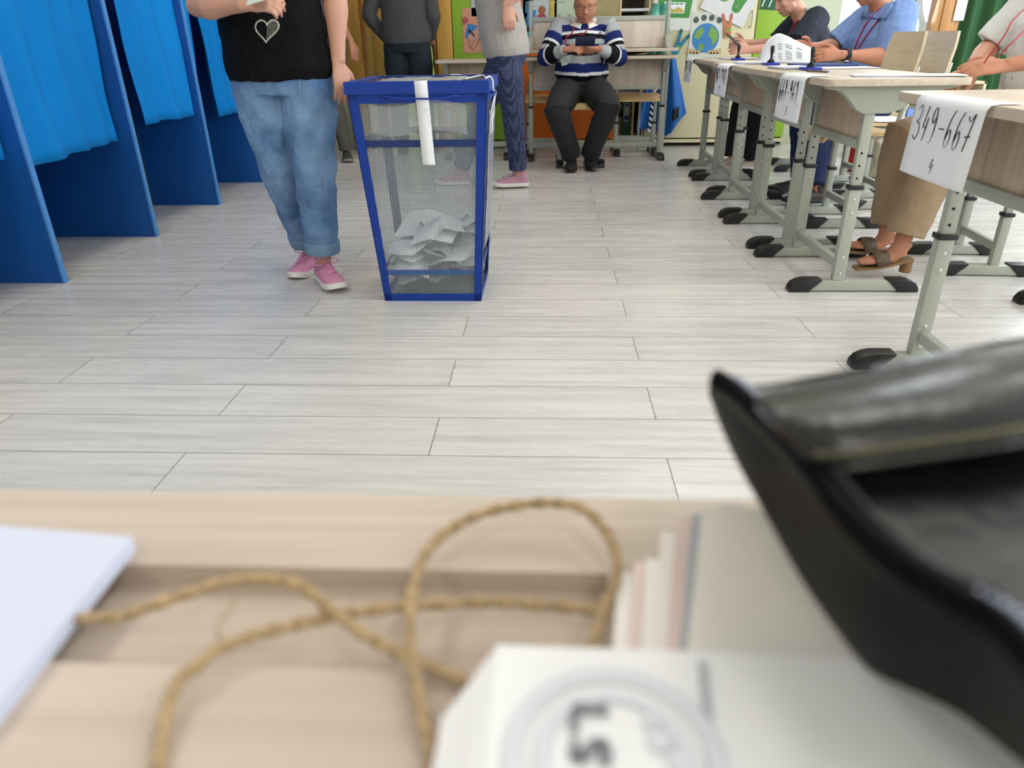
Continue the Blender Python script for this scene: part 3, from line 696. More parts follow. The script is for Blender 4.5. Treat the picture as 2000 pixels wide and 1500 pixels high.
mb=MB(); mb.tube([(1.08,3.28,.7925),(1.12,3.16,.7925)],.004,n=8); mb.build('barrel',mat('brown_pen','#6d5a4a',.4),t,smooth=True); mb=MB(); mb.tube([(1.12,3.16,.7925),(1.125,3.145,.7925)],[.004,.001],n=8); mb.build('tip',blueplast,t)
papers(1.94,4.42,.22,.28,5,4,'thick papers lying on the shaded chair seat',z=.482,m=white)

# ------------------------------------------------------------------ ballot box
BX0,BX1,BY0,BY1=-.641,-.257,2.648,3.01; TX0,TX1,TY0,TY1=-.692,-.206,2.60,3.06; BH=.77
def bp(u,v,z):   # u,v in 0..1 across the box at height z
    k=z/BH; x0=BX0+(TX0-BX0)*k; x1=BX1+(TX1-BX1)*k; y0=BY0+(TY0-BY0)*k; y1=BY1+(TY1-BY1)*k
    return V((x0+(x1-x0)*u,y0+(y1-y0)*v,z))
box=thing('ballot_box','tall blue framed transparent ballot box standing on the floor','ballot box',(-.45,2.83,0))
mb=MB(); w=.036; th=.004
for u in (0,1):
    for v in (0,1):
        du=w/(TX1-TX0)*(1 if u==0 else -1); dv=w/(TY1-TY0)*(1 if v==0 else -1)
        for (a,b) in ((du,dv*th/w),(du*th/w,dv)):
            lo=[bp(u,v,0),bp(u+a,v,0),bp(u+a,v+b,0),bp(u,v+b,0)]; hi=[bp(u,v,BH),bp(u+a,v,BH),bp(u+a,v+b,BH),bp(u,v+b,BH)]
            mb.hexa(lo+hi)
mb.build('corner_posts',bluebox,box)
def band(mb,z0,z1,inset,sides='fblr',t_=.004):
    e=inset
    c=[[bp(e,e,z) for z in (z0,z1)],[bp(1-e,e,z) for z in (z0,z1)],[bp(1-e,1-e,z) for z in (z0,z1)],[bp(e,1-e,z) for z in (z0,z1)]]
    cen=V((-.45,2.83,0))
    for k,s in enumerate('frbl'):
        if s not in sides: continue
        a=c[k];b=c[(k+1)%4]
        n={'f':V((0,1,0)),'r':V((-1,0,0)),'b':V((0,-1,0)),'l':V((1,0,0))}[s]*t_
        mb.hexa([a[0],b[0],b[0]+n,a[0]+n,a[1],b[1],b[1]+n,a[1]+n])
mb=MB(); band(mb,0,.03,0); mb.build('bottom_frame',bluebox,box)
mb=MB(); band(mb,.735,.77,0); mb.build('top_frame',bluebox,box)
mb=MB(); mb.hexa([bp(0.01,.01,.002),bp(.99,.01,.002),bp(.99,.99,.002),bp(.01,.99,.002),bp(0.01,.01,.006),bp(.99,.01,.006),bp(.99,.99,.006),bp(.01,.99,.006)]); mb.build('base_plate',mat('grey_base_sheet','#8b949c',.6),box)
mb=MB(); band(mb,.588,.612,.012,t_=.003); mb.build('middle_band',mat('dull_navy_steel','#0c2c69',.45),box)
mb=MB(); band(mb,.108,.128,.012,t_=.003); mb.build('lower_band',mat('dull_blue_steel','#3a5a93',.45),box)
corr=corrugated()
for s,nm in (('f','front'),('b','rear'),('l','left'),('r','right')):
    mb=MB(); band(mb,.02,.745,.028,s,.004); mb.build('corrugated_panel',corr,box)
# lid
lid=MB(); L0,L1,M0,M1=TX0-.004,TX1+.004,TY0-.004,TY1+.004
lid.box(L0,L1,M0-.003,M0,.765,.805); lid.box(L0,L1,M1,M1+.003,.765,.805); lid.box(L0-.003,L0,M0-.003,M1+.003,.765,.805); lid.box(L1,L1+.003,M0-.003,M1+.003,.765,.805)
lid.box(L0,L1,M0,M0+.03,.8015,.805); lid.box(L0,L1,M1-.03,M1,.8015,.805); lid.box(L0,L0+.03,M0,M1,.801,.8045); lid.box(L1-.03,L1,M0,M1,.801,.8045)
lidr=lid.build('lid_frame',bluebox,box)
mb=MB(); mb.box(L0+.02,L1-.02,M0+.02,M1-.02,.796,.7995); mb.build('lid_panel',clearmat('clear_lid_sheet',.22,'#b3a898',.12),lidr)
film=clearmat('clear_tape_film',.4,'#e9edf0',.08)
mb=MB(); mb.grid(lambda u,v:(-.60+.3*u,M0+.05+.3*v,.803+.006*noise.noise(V((u*6,v*6,1)))),14,12,.0008,(0,0,1)); mb.build('tape_film',film,lidr,smooth=True)
# latch rod, seal strip, cord, side film
mb=MB(); yv=2.592
mb.tube(smooth_line([(-.575,yv+.004,.757),(-.545,yv-.004,.758),(-.525,yv-.010,.752),(-.40,yv-.012,.750),(-.345,yv-.010,.752),(-.33,yv-.004,.757),(-.30,yv+.004,.757)],3),.0035,n=8); mb.build('latch_rod',bluebox,box,smooth=True)
def strip(u):
    z=.806-u; k=(BH-z)/BH
    return z
mb=MB()
def SP(u,v):
    s=u*.30; xo=-.455+.045*v
    if s<.02: return (xo,M0+.02-s,.8065)
    z=.8065-(s-.02); y=M0-.0045 if z>.765 else bp(0,0,z).y-.006
    if .74<z<=.765: y=M0-.004+(bp(0,0,.74).y-.006-(M0-.004))*(.765-z)/.025
    return (xo+(s)*.03,y,z)
mb.grid(SP,40,2,.0006,(0,-1,0)); st=mb.build('seal_strip',white,box,smooth=True)
mb=MB(); write(mb,'349',(-.43,2.5895,.72),(.25,0,-1),(1,0,.2),.014,.02,.0005,(0,-1,0)); mb.build('pencil_marks',greyp,st)
mb=MB(); mb.box(-.385,-.345,M1-.035,M1+.004,.8055,.8065); mb.box(-.385,-.345,M1+.004,M1+.005,.70,.8065); mb.build('seal_strip',white,box)
cordm=mat('white_cord','#e4e6ea',.7)
mb=MB(); cords(mb,[(-.215,2.66,.808),(-.205,2.70,.812),(-.196,2.72,.80),(-.194,2.70,.775),(-.19,2.68,.768),(-.182,2.68,.762),(-.186,2.69,.75),(-.192,2.7,.72),(-.197,2.72,.69),(-.20,2.70,.66),(-.2,2.715,.63)],.003); cords(mb,[(-.188,2.69,.75),(-.2,2.68,.70),(-.206,2.70,.655),(-.204,2.71,.62)],.0025)
cords(mb,[(-.29,2.7,.806),(-.25,2.9,.808),(-.22,2.72,.809)],.0022); mb.build('cord',cordm,box,smooth=True)
mb=MB(); mb.tube([(-.203,2.66,.764),(-.185,2.66,.764),(-.18,2.67,.764),(-.185,2.69,.764),(-.203,2.69,.764)],.004,n=8); mb.build('hasp',bluebox,box,smooth=True)
mb=MB(); mb.grid(lambda u,v:(bp(1,0,.70-.5*u).x+.003+.004*noise.noise(V((u*9,v*4,3)))**2*3,2.70+.28*v,.70-.5*u),24,12,.0006,(1,0,0)); mb.build('side_film',film,box,smooth=True)
mb=MB(); mb.grid(lambda u,v:(-.62+.34*u,bp(0,0,.66-.12*v).y-.006-.003*abs(noise.noise(V((u*9,v*4,3)))),.735-.10*v-.01*math.sin(u*7)),24,8,.0005,(0,-1,0)); mb.build('front_film',clearmat('thin_film',.1,'#eef2f5',.08),box,smooth=True)
# ballots inside the box
random.seed(11)
balm=mat('ballot_paper','#e8e9ee',.75,0,(10,.03))
mbs=[]
for k in range(46):
    z=.012+.185*(k/46)**.9; 
    cx=-.45+random.uniform(-.12,.12); cy=2.83+random.uniform(-.10,.10)
    if k>40: z+=.02
    rot=Matrix.Rotation(random.uniform(0,6.28),4,'Z')@Matrix.Rotation(R(random.uniform(-24,24)+(10 if k>30 else 0)),4,'X')@Matrix.Rotation(R(random.uniform(-16,16)),4,'Y')
    M=Matrix.Translation((cx,cy,z+.035))@rot
    fold=random.uniform(.1,.45); hw=random.uniform(.065,.10); hl=random.uniform(.08,.12)
    mb=MB()
    pts=[(-hw,-hl,0),(0,-hl,fold*hw*.6),(hw,-hl,0)]
    def P(u,v):
        x=-hw+2*hw*u; c=fold*hw*(1-abs(2*u-1))*(.7+.6*v); p=M@V((x,-hl+2*hl*v,c+.012*math.sin(v*3+k)))
        zz=max(.008+.0006*k,p.z); k2=p.z/BH
        return (min(max(p.x,bp(0.04,0,zz).x),bp(.96,0,zz).x),min(max(p.y,bp(0,0.04,zz).y),bp(0,.96,zz).y),zz)
    mb.grid(P,8,6,.0006,(0,0,1))
    o=mb.build('folded_ballot',balm,None,smooth='angle'); tag(o,'folded white ballot paper in the heap inside the ballot box','ballot','folded ballots in the ballot box')

# ------------------------------------------------------------------ voting booths with curtains
edgesY=[2.07,2.878,3.69,4.505,5.30,6.08]
lab=['voting booth cut off at the left edge','second voting booth from the left','third voting booth, with the dark opening','voting booth behind the woman in jeans','farthest voting booth, hidden behind the woman']
XE=-2.10
for i in range(5):
    y0,y1=edgesY[i],edgesY[i+1]
    t=thing('voting_booth',lab[i],'voting booth',(-2.48,y1,0),0,'blue voting booths along the left wall')
    mb=MB(); mb.box(-2.86,XE-.012,y1,y1+.026,0.0,1.95); mb.build('side_panel',bluebooth,t,.002)
    mb=MB(); mb.box(XE-.012,XE,y1-.001,y1+.027,0.0,1.95); mb.build('edge_strip',boothedge,t,.003)
    if i==2:
        mb=MB(); mb.box(-2.575,-2.53,y1-.003,y1,0.0,1.95); mb.build('joint_strip',mat('teal_joint_strip','#2c5270',.5),t)
    mb=MB(); mb.box(-2.89,-2.862,y0+.027,y1+.026,0,1.95); mb.build('back_panel',bluebooth,t,.002)
    mb=MB(); mb.box(-2.86,-2.28,y0+.03,y1-.004,.80,.82); mb.build('writing_shelf',bluebooth,t,.002)
    mb=MB(); mb.tube([(XE-.05,y0+.027,1.9),(XE-.05,y1,1.9)],.01); mb.build('curtain_rail',metal,t,smooth=True)
t=thing('voting_booth_end_panel','blue end panel of the booths beyond the left edge','panel',(-2.48,2.07,0)); mb=MB(); mb.box(-2.86,XE,2.045,2.07,0,1.95); mb.build('side_panel',bluebooth,t,.002)
def curtain(yl,yr,yl1,yr1,z0,label,seed,step=0):
    t=thing('curtain',label,'curtain',(XE-.05,(yl+yr)/2,1.9),0,'bright blue curtains of the voting booths')
    def P(u,v):  # u down, v across
        z=1.9-(1.9-z0)*u; a=yl1+(yl-yl1)*u; b=yr1+(yr-yr1)*u
        y=a+(b-a)*v
        am=.007+.010*u
        x=XE-.055+am*math.sin(v*24+seed+math.sin(u*2+seed)*1.5+2*noise.noise(V((v*2,u*3,seed))))+.016*math.sin(v*6+seed*2+u*1.6)+.03*noise.noise(V((v*2.5,u*2.2,seed)))
        z+=(.004*math.sin(v*13+seed) - (step if v>.62 else 0)*.0)*u
        if step and v<.55: z-=step*u*(.55-v)*1.5
        return (x,y,z)
    mb=MB(); mb.grid(P,30,80,.0015,(1,0,0)); mb.build('cloth',curtblue,t,smooth=True)
curtain(2.10,2.86,2.10,2.87,.52,'curtain at the left edge of the picture',1.3)
curtain(2.905,3.655,2.91,3.67,.495,'wide curtain hanging beside the light blue edge at left',2.1,.02)
curtain(3.95,4.645,3.80,4.665,.545,'half-drawn curtain with a dark gap on its left',4.2)
curtain(4.79,5.28,4.62,5.29,.50,'curtain partly hidden by the woman in the black T-shirt',.4)

# ------------------------------------------------------------------ people
def lerp(a,b,t): return V(a)+(V(b)-V(a))*t
def hand(mb,wr,d,up,thumb,curl=.6,s=1.0,spread=.12,tc=.5):
    """palm, four fingers and a thumb as tubes. d: pointing direction, up: back of the hand, thumb: side of the thumb (+1/-1)"""
    wr=V(wr); d=V(d).normalized(); up=V(up); up=(up-d*up.dot(d)).normalized(); sd=d.cross(up)*thumb
    kn=wr+d*.085*s
    mb.tube([wr-d*.02*s,wr+d*.015*s,wr+d*.05*s,kn,kn+d*.012*s],[(.027*s,.020*s),(.030*s,.019*s),(.040*s,.017*s),(.040*s,.014*s),(.034*s,.010*s)],side=sd,n=14)
    L=[.072,.080,.075,.058]; off=[.030,.010,-.011,-.030]
    for i in range(4):
        b=kn+sd*off[i]*s-d*.004*s; a=0; p=b; pts=[b-d*.02*s,b]; dirn=(d+sd*spread*off[i]/.03*.5).normalized(); seg=[.45,.32,.23]
        for k in range(3):
            a+=curl*(.55,.9,.7)[k]*(1+.08*i)
            dd=(dirn*math.cos(a)-up*math.sin(a)); p=p+dd*L[i]*seg[k]*s; pts.append(p)
        mb.tube(pts,[.0098*s,.0098*s,.0090*s,.0082*s,.0066*s],n=10); mb.ball(pts[-1],.0067*s,nu=8,nv=6)
    b=wr+d*.022*s+sd*.022*s; dd=(d*.62+sd*.72-up*.25*tc).normalized(); p1=b+dd*.038*s; d2=(d*.85+sd*.35-up*.5*tc).normalized(); p2=p1+d2*.032*s; d3=(d*.9-sd*.05-up*.6*tc).normalized(); p3=p2+d3*.026*s
    mb.tube([b-dd*.01,b,p1,p2,p3],[.014*s,.0145*s,.0115*s,.0102*s,.0075*s],n=10); mb.ball(p3,.0076*s,nu=8,nv=6)
def headmesh(mb,c,f,up,s=1.0,jowl=0):
    c=V(c); f=V(f).normalized(); up=V(up); up=(up-f*up.dot(f)).normalized(); r=f.cross(up)
    M=Matrix((r,f,up)).transposed()
    mb.ball(c+f*-.012+up*.02,(.074*s,.094*s,.10*s),M,20,14)           # skull
    mb.ball(c+f*.02-up*.035,((.062+jowl)*s,.070*s,.078*s),M,18,12)    # face
    mb.ball(c+f*.055-up*.092,(.030*s,.028*s,.022*s),M,14,10)          # chin
    mb.tube([c-up*.06+f*.0+r*-.045,c-up*.075+f*.04+r*-.03,c-up*.09+f*.06],[.026*s,.026*s,.022*s],n=10); mb.tube([c-up*.06+r*.045,c-up*.075+f*.04+r*.03,c-up*.09+f*.06],[.026*s,.026*s,.022*s],n=10)
    mb.tube([c+f*.078+up*.015,c+f*.092-up*.012,c+f*.102-up*.032,c+f*.088-up*.045],[.008*s,.011*s,.015*s,.009*s],n=10)  # nose
    for q in (-1,1):
        mb.ball(c+f*.088-up*.036+r*.013*q,.009*s,None,8,6)
        mb.tube([c+f*.078+up*.024+r*.012*q,c+f*.078+up*.03+r*.033*q,c+f*.062+up*.024+r*.05*q],[.008*s,.008*s,.006*s],n=8)   # brow
        mb.ball(c+f*.058-up*.028+r*.038*q,(.022*s,.018*s,.022*s),M,10,8)      # cheek
        mb.ball(c-f*.008-up*.008+r*.077*q,(.010*s,.018*s,.031*s),M,10,8)      # ear
    for q in (-1,1): mb.ball(c+f*.0655*s+up*.0105*s+r*.031*q,(.0155*s,.0125*s,.0112*s),M,12,8); mb.ball(c+f*.0625*s-up*.009*s+r*.031*q,(.0140*s,.0115*s,.0075*s),M,12,8)   # eyelids
    mb.tube([c+f*.080-up*.066-r*.022,c+f*.090-up*.064,c+f*.080-up*.066+r*.022],[.006*s,.0085*s,.006*s],n=8)
    mb.tube([c+f*.076-up*.075-r*.018,c+f*.085-up*.076,c+f*.076-up*.075+r*.018],[.006*s,.008*s,.006*s],n=8)
    return M,r,f,up
def shoe(ank,toe,label,par,L,upper,sole,laces=None,tilt=0,h=.085,heel=None,name='shoe'):
    """ank: ankle joint; toe: direction on the floor; sole bottom sits at ank.z-h"""
    ank=V(ank); d=V(toe).normalized(); dz=V((0,0,1)); s=d.cross(dz).normalized(); u=s.cross(d)
    base=ank-u*h; S=L/.27
    o=thing(name,label or '','',(0,0,0)); 
    for k in ('label','category'):
        if k in o: del o[k]
    o.parent=par; ORG[o.name]=org(par)
    if label: o['label']=label
    st=[(-.075,.026,.070),(-.06,.034,.082),(-.02,.038,.088),(.03,.040,.080),(.075,.044,.062),(.12,.047,.050),(.16,.044,.042),(.185,.032,.030),(.197,.016,.018)]
    mb=MB(); n=16; rows=[]
    for x,wd,ht in st:
        rows.append([base+d*x*S+s*(wd*S*math.cos(a))+u*(.018+ (ht-.018)*max(0,math.sin(a))**.8) for a in [math.pi*k/(n-1) for k in range(n)]]+[base+d*x*S-s*wd*S*.7+u*.012,base+d*x*S+s*wd*S*.7+u*.012])
    k=n+2; vs=[p for r_ in rows for p in r_]; fs=[]
    for i in range(len(rows)-1):
        for j in range(k): fs.append((i*k+j,i*k+(j+1)%k,(i+1)*k+(j+1)%k,(i+1)*k+j))
    fs.append(list(range(k))[::-1]); fs.append([(len(rows)-1)*k+j for j in range(k)])
    mb.add(vs,fs); mb.tube([base+u*.05-d*.015,base+u*.10-d*.012],[(.036,.042),(.035,.038)],side=s,n=14)
    organic(mb,'upper',upper,o,.0045,3)
    mb=MB(); out=[(x,wd*1.08) for x,wd,_ in st]+[(.203,.0)]
    poly_=[(x*S,w_*S) for x,w_ in out]+[(x*S,-w_*S) for x,w_ in out[::-1][1:]]
    n=len(poly_)
    lo=[base+d*a+s*b+u*(.0+ (.014*max(0,(a/S-.13)/.07)**2)) for a,b in poly_]; hi=[base+d*a*.99+s*b*.98+u*(.024+.010*max(0,(a/S-.15)/.05)) for a,b in poly_]
    mb.add(lo+hi,[list(range(n))[::-1],[n+i for i in range(n)]]+[(i,(i+1)%n,n+(i+1)%n,n+i) for i in range(n)])
    mb.build('sole',sole,o,.003)
    if laces:
        mb=MB()
        for q in range(5):
            x=.035+q*.018; z=.083-q*.0055; wv=.024-.001*q
            mb.tube([base+d*x*S-s*wv+u*(z-.006),base+d*(x+.006)*S+u*(z+.006),base+d*(x+.01)*S+s*wv+u*(z-.006)],.0028,n=6)
        for q in (-1,1):
            mb.tube(smooth_line([base+d*.03*S+u*.092,base+d*.035*S+s*q*.03+u*.10,base+d*.04*S+s*q*.055+u*.088,base+d*.04*S+s*q*.03+u*.078,base+d*.033*S+u*.088]),.0022,n=6)
        mb.build('laces',laces,o,smooth=True)
    return o
def limb(mb,pts,rad,**k): mb.tube(pts,rad,**k)
def taper(a,b,t): return a+(b-a)*t
def person(label,J,top,bottom,skinm,hair=None,facing=(0,-1,0),bulk=1.0,belly=0,fem=False,sleeve='short',shoes=None,hands=None,headup=(0,0,1),headf=None,voxel=.0052,topz=None,group=None,topfn=None,hairlong=False,legfn=None,wr=.012,cuffs=None,legr=1.0,headless_hair=False,jowl=0,hsz=1.0,sleeve_r=1.0,hemdrop=.0):
    f=V(facing).normalized(); Z=V((0,0,1)); pel=V(J['pelvis']); ch=V(J['chest']); nk=V(J['neck']); hd=V(J['head'])
    root=thing('person',label,'person',(pel.x,pel.y,0),0,group)
    shl,shr=V(J['shL']),V(J['shR']); lat=(shr-shl).normalized()
    hips=[V(J['hipL']),V(J['hipR'])]
    B=bulk
    body=MB()
    limb(body,[pel-Z*.05,pel,lerp(pel,ch,.35),lerp(pel,ch,.7),ch,lerp(ch,nk,.55),nk],[(.12*B,.085*B),(.15*B,.10*B),(.125*B,.09*B),(.145*B,.10*B),(.16*B,.10*B),(.12,.075),(.06,.055)],side=lat,n=20)
    limb(body,[nk-Z*.01,lerp(nk,hd,.35),lerp(nk,hd,.8)],[.058,.054,.054],n=16)
    M,hr,hf,hu=headmesh(body,hd,headf or facing,headup,hsz,jowl)
    arms=[]
    for sd,(S,E,W) in enumerate(((J['shL'],J['elL'],J['wrL']),(J['shR'],J['elR'],J['wrR']))):
        S,E,W=V(S),V(E),V(W); arms.append((S,E,W))
        limb(body,[S+ (ch-S)*.15,S,lerp(S,E,.3),lerp(S,E,.75),E,lerp(E,W,.25),lerp(E,W,.7),W],[.045,.050*B,.047*B,.040*B,.039*B,.041*B,.031,(.027,.022)],n=14)
    for k,h in enumerate(hands or []): 
        hand(body,arms[k][2],h['d'],h['up'],h['t'],h.get('c',.5),h.get('s',.97),h.get('sp',.12),h.get('tc',.5))
    legs=[]
    for hp,K,An in ((hips[0],J['knL'],J['anL']),(hips[1],J['knR'],J['anR'])):
        hp,K,An=V(hp),V(K),V(An); legs.append((hp,K,An))
        limb(body,[hp,lerp(hp,K,.3),lerp(hp,K,.8),K,lerp(K,An,.3),lerp(K,An,.8),An,An-Z*.03],[.078,.076,.056,.054,.052,.036,.033,.033],n=14)
    organic(body,'body',skinm,root,voxel,3)
    # garment on the torso
    tm=MB(); e=.016
    hem=pel+(pel-ch).normalized()*hemdrop
    W0=.165 if not fem else .168
    bl=belly
    fr=f
    def fwd(p,a): return p+fr*a
    limb(tm,[hem,lerp(hem,ch,.12),fwd(lerp(pel,ch,.35),bl*.5),fwd(lerp(pel,ch,.62),bl*.35+(.012 if fem else 0)),fwd(ch,.01+(.02 if fem else 0)),lerp(ch,nk,.5),lerp(ch,nk,.85)],
      [(W0*B+e*.6,.115*B+e+bl*.3),((W0+.006)*B+e,.12*B+e+bl*.4),((W0-.0)*B+e,.115*B+e+bl*.6),(.158*B+e,.115*B+e+bl*.3),(.165*B+e,.115*B+e),(.135*B,.095*B),(.075,.065)],side=lat,n=26)
    nS={'short':.72,'elbow':1.0,'long':1.0,'three':1.0}[sleeve]
    for k,(S,E,W) in enumerate(arms):
        r0=.060*B*sleeve_r; r1=.055*B*sleeve_r
        if sleeve=='short': pts=[lerp(ch,S,.55)+Z*.02,S,lerp(S,E,.35),lerp(S,E,.72)]; rr=[.07,r0+.004,r1+.006,r1+.006]
        elif sleeve=='elbow': pts=[lerp(ch,S,.55)+Z*.02,S,lerp(S,E,.4),lerp(S,E,.92)]; rr=[.07,r0+.006,r1+.012,r1+.012]
        else: pts=[lerp(ch,S,.55)+Z*.02,S,lerp(S,E,.4),lerp(S,E,.85),E,lerp(E,W,.2),lerp(E,W,.6),lerp(E,W,.93)]; rr=[.07,r0+.004,r1+.004,r1,r1-.001,r1-.003,.045*sleeve_r,.036]
        limb(tm,pts,rr,n=16)
    shirt=organic(tm,topz or 'shirt',top,root,voxel*1.15,5,wr)
    if topfn: topfn(shirt,root,arms,ch,pel,nk)
    # trousers
    pm=MB(); hc=(hips[0]+hips[1])/2; side=lat
    wst=J.get('waist',pel)
    seated=V(J['knL']).z>hc.z-.22
    limb(pm,[V(wst)+Z*.02,lerp(wst,hc,.5),hc-(Z*.02 if not seated else Z*.0)],[(W0*B*.93,.105*B+bl*.3),((W0+.012)*B*1.0,.125*B),((W0+.002)*B*1.0,.11*B)],side=side,n=24)
    for (hp,K,An) in legs:
        kk=legr; end=lerp(K,An,1.0 if not legfn else legfn)
        limb(pm,[lerp(hc,hp,.6),hp,lerp(hp,K,.35),lerp(hp,K,.8),K,lerp(K,end,.3),lerp(K,end,.75),end],[.095*B*kk,.100*B*kk,.096*B*kk,.078*B*kk,.075*B*kk,.070*B*kk,.062*B*kk,.060*B*kk],n=18)
    pants=organic(pm,'trousers',bottom,root,voxel*1.15,5,wr*1.1)
    if cuffs:
        for (hp,K,An) in legs:
            end=lerp(K,An,1.0 if not legfn else legfn); dd=(end-K).normalized(); mb=MB()
            mb.tube([end-dd*.045,end-dd*.043,end+dd*.004,end+dd*.006],[.060*B*legr,.0655*B*legr,.0645*B*legr,.058*B*legr],n=24); mb.build('cuff',cuffs,root,.002,smooth=True)
    if shoes:
        for k,(hp,K,An) in enumerate(legs):
            sh=shoes[k] if isinstance(shoes,list) else shoes
            shoe(An,J['toeL'] if k==0 else J['toeR'],None,root,sh.get('L',.27),sh['u'],sh['s'],sh.get('l'),h=sh.get('h',.085))
    if hair:
        mb=MB(); mb.ball(hd-hf*.022+hu*.034,(.083*hsz,.098*hsz,.098*hsz),M,18,12)
        if hairlong: mb.tube([hd-hf*.05+hu*.02,hd-hf*.08-hu*.06,nk-hf*.06-hu*.02],[(.075,.05),(.07,.04),(.06,.03)],side=hr,n=14)
        organic(mb,'hair',hair,root,.006,3,.01)
    # eyes, lips
    for q in (-1,1):
        c=hd+hf*.0655*hsz+hu*.004+hr*.031*q; mb=MB(); mb.ball(c,.0108,None,10,8); ey=mb.build('eye',eyem,root,smooth=True)
        mb=MB(); mb.ball(c+hf*.0080-hu*.0025,.0056,None,8,6); mb.build('iris',irism,ey,smooth=True)
    mb=MB(); mb.tube([hd+hf*.084*hsz-hu*.070-hr*.02,hd+hf*.0955*hsz-hu*.069,hd+hf*.084*hsz-hu*.070+hr*.02],[(.003),(.0045),(.003)],n=8); mb.build('lips',lipm,root,smooth=True)
    return root,dict(arms=arms,legs=legs,hd=hd,hf=hf,hu=hu,hr=hr,ch=ch,pel=pel,nk=nk,shirt=shirt,pants=pants)
def surf(o,p,d,off=.004):
    """drop a point onto a garment along direction d so that it lies on the cloth"""
    o0=org(o); p=V(p)-o0; d=V(d).normalized(); ok,loc,n,i=o.ray_cast(p-d*.5,d)
    return (loc+n*off+o0) if ok else (p+o0)
def lanyard(shirt,root,pts,d,m,r=.0025,name='lanyard',off=.004):
    mb=MB(); q=[surf(shirt,p,d,off) for p in smooth_line(pts,5)]; mb.tube(q,[(r*1.6,r*.6)]*len(q),n=6); return mb.build(name,m,root,smooth=True)
red=mat('red_ribbon','#b3203a',.6)

# 1 woman in black T-shirt and jeans, walking towards the camera
pinku=mat('pink_knit','#d78fb0',.8,0,(60,.12)); pinks=mat('white_rubber','#e4e0dc',.6); pinkl=mat('pink_laces','#e79ac6',.7)
Y=2.97
J=dict(pelvis=(-1.035,Y,.835),chest=(-1.04,Y,1.20),neck=(-1.04,Y,1.40),head=(-1.04,Y-.03,1.53),shL=(-1.225,Y,1.32),shR=(-.86,Y,1.32),
 elL=A(388,12,2.80),wrL=A(478,8,2.70),elR=A(655,0,2.97)+V((0,0,.02)),wrR=A(661,122,2.93),hipL=(-1.125,Y,.77),hipR=(-.945,Y,.77),waist=(-1.035,Y,.86),
 knL=(-1.10,2.96,.475),knR=(-.93,2.88,.475),anL=(-1.075,3.11,.085),anR=(-.950,2.90,.092),toeL=(-.10,-1,0),toeR=(.62,-1,.03))
def heart(shirt,root,*a):
    c=A(521,58,2.8); mb=MB(); mb2=MB(); pts=[]
    for k in range(40):
        t=2*math.pi*k/39; x=16*math.sin(t)**3/16; z=(13*math.cos(t)-5*math.cos(2*t)-2*math.cos(3*t)-math.cos(4*t))/16
        pts.append((x*.040,z*.040))
    P3=[surf(shirt,c+V((x+z*.25,0,z)),(0,1,0),.003) for x,z in pts]
    mb.tube(P3,.0035,n=6)
    mb.build('heart_outline',mat('glitter_rhinestone','#cfd3c4',.25,.5,(400,.6)),root,smooth=True)
    mb=MB()
    for sx in range(0,9):
        for sz in range(-9,10):
            x=.003+sx*.0045; z=sz*.0045
            # inside test for the right half
            inside=False; n=len(pts); j=n-1
            for i in range(n):
                if (pts[i][1]>z)!=(pts[j][1]>z) and x<(pts[j][0]-pts[i][0])*(z-pts[i][1])/(pts[j][1]-pts[i][1]+1e-9)+pts[i][0]: inside=not inside
                j=i
            if inside: mb.ball(surf(shirt,c+V((x+z*.25,0,z)),(0,1,0),.002),.0018,None,6,4)
    mb.build('heart_rhinestones',MATS['glitter_rhinestone'],root)
r1,D1=person('person in black T-shirt and blue jeans walking left of the ballot box',J,mat('black_jersey','#08080a',.85,0,(30,.2),None,.2),denim(),skin,hairb,(0,-1,0),1.16,.02,True,'short',
 dict(L=.27,u=pinku,s=pinks,l=pinkl),[dict(d=(.95,-.1,.05),up=(0,-.75,.65),t=-1,c=.75),dict(d=(.1,-.1,-1),up=(.75,-.65,0),t=-1,c=.32)],voxel=.0048,topfn=heart,hairlong=True,cuffs=mat('denim_cuff','#6f8fae',.85,0,(60,.1)),legr=.98,wr=.022,hemdrop=.035,legfn=.885)
mb=MB()
for q in ((0,0),): mb.tube([surf(D1['pants'],A(558,y_,2.7),(0,1,0),.001) for y_ in (162,172,182,192)],.0016,n=6); mb.tube([surf(D1['pants'],A(x_,y_,2.7),(0,1,0),.001) for x_,y_ in ((572,162),(570,172),(562,182))],.0012,n=6)
mb.build('fly_stitching',mat('pale_stitch','#9fb2c6',.8),r1,smooth=True)
mb=MB(); mb.grid(lambda u,v:tuple(A(622+6*u+ (14)*v, 0+ (92)*v,2.99-.06*u)),2,10,.002,(0,-1,0)); mb.build('pale_scarf',mat('lilac_cloth','#cbbfd0',.8),r1,smooth=True)
t=thing('card','pale folded slip held up by the woman in the black T-shirt','card',A(512,2,2.62))
mb=MB(); M=Matrix.Translation(A(508,-4,2.64))@Matrix.Rotation(R(-12),4,'Y')@Matrix.Rotation(R(25),4,'X'); mb.box(-.045,.055,-.03,.03,-.001,.001,M); mb.build('slip',mat('mint_paper','#cfdcd6',.7),t)

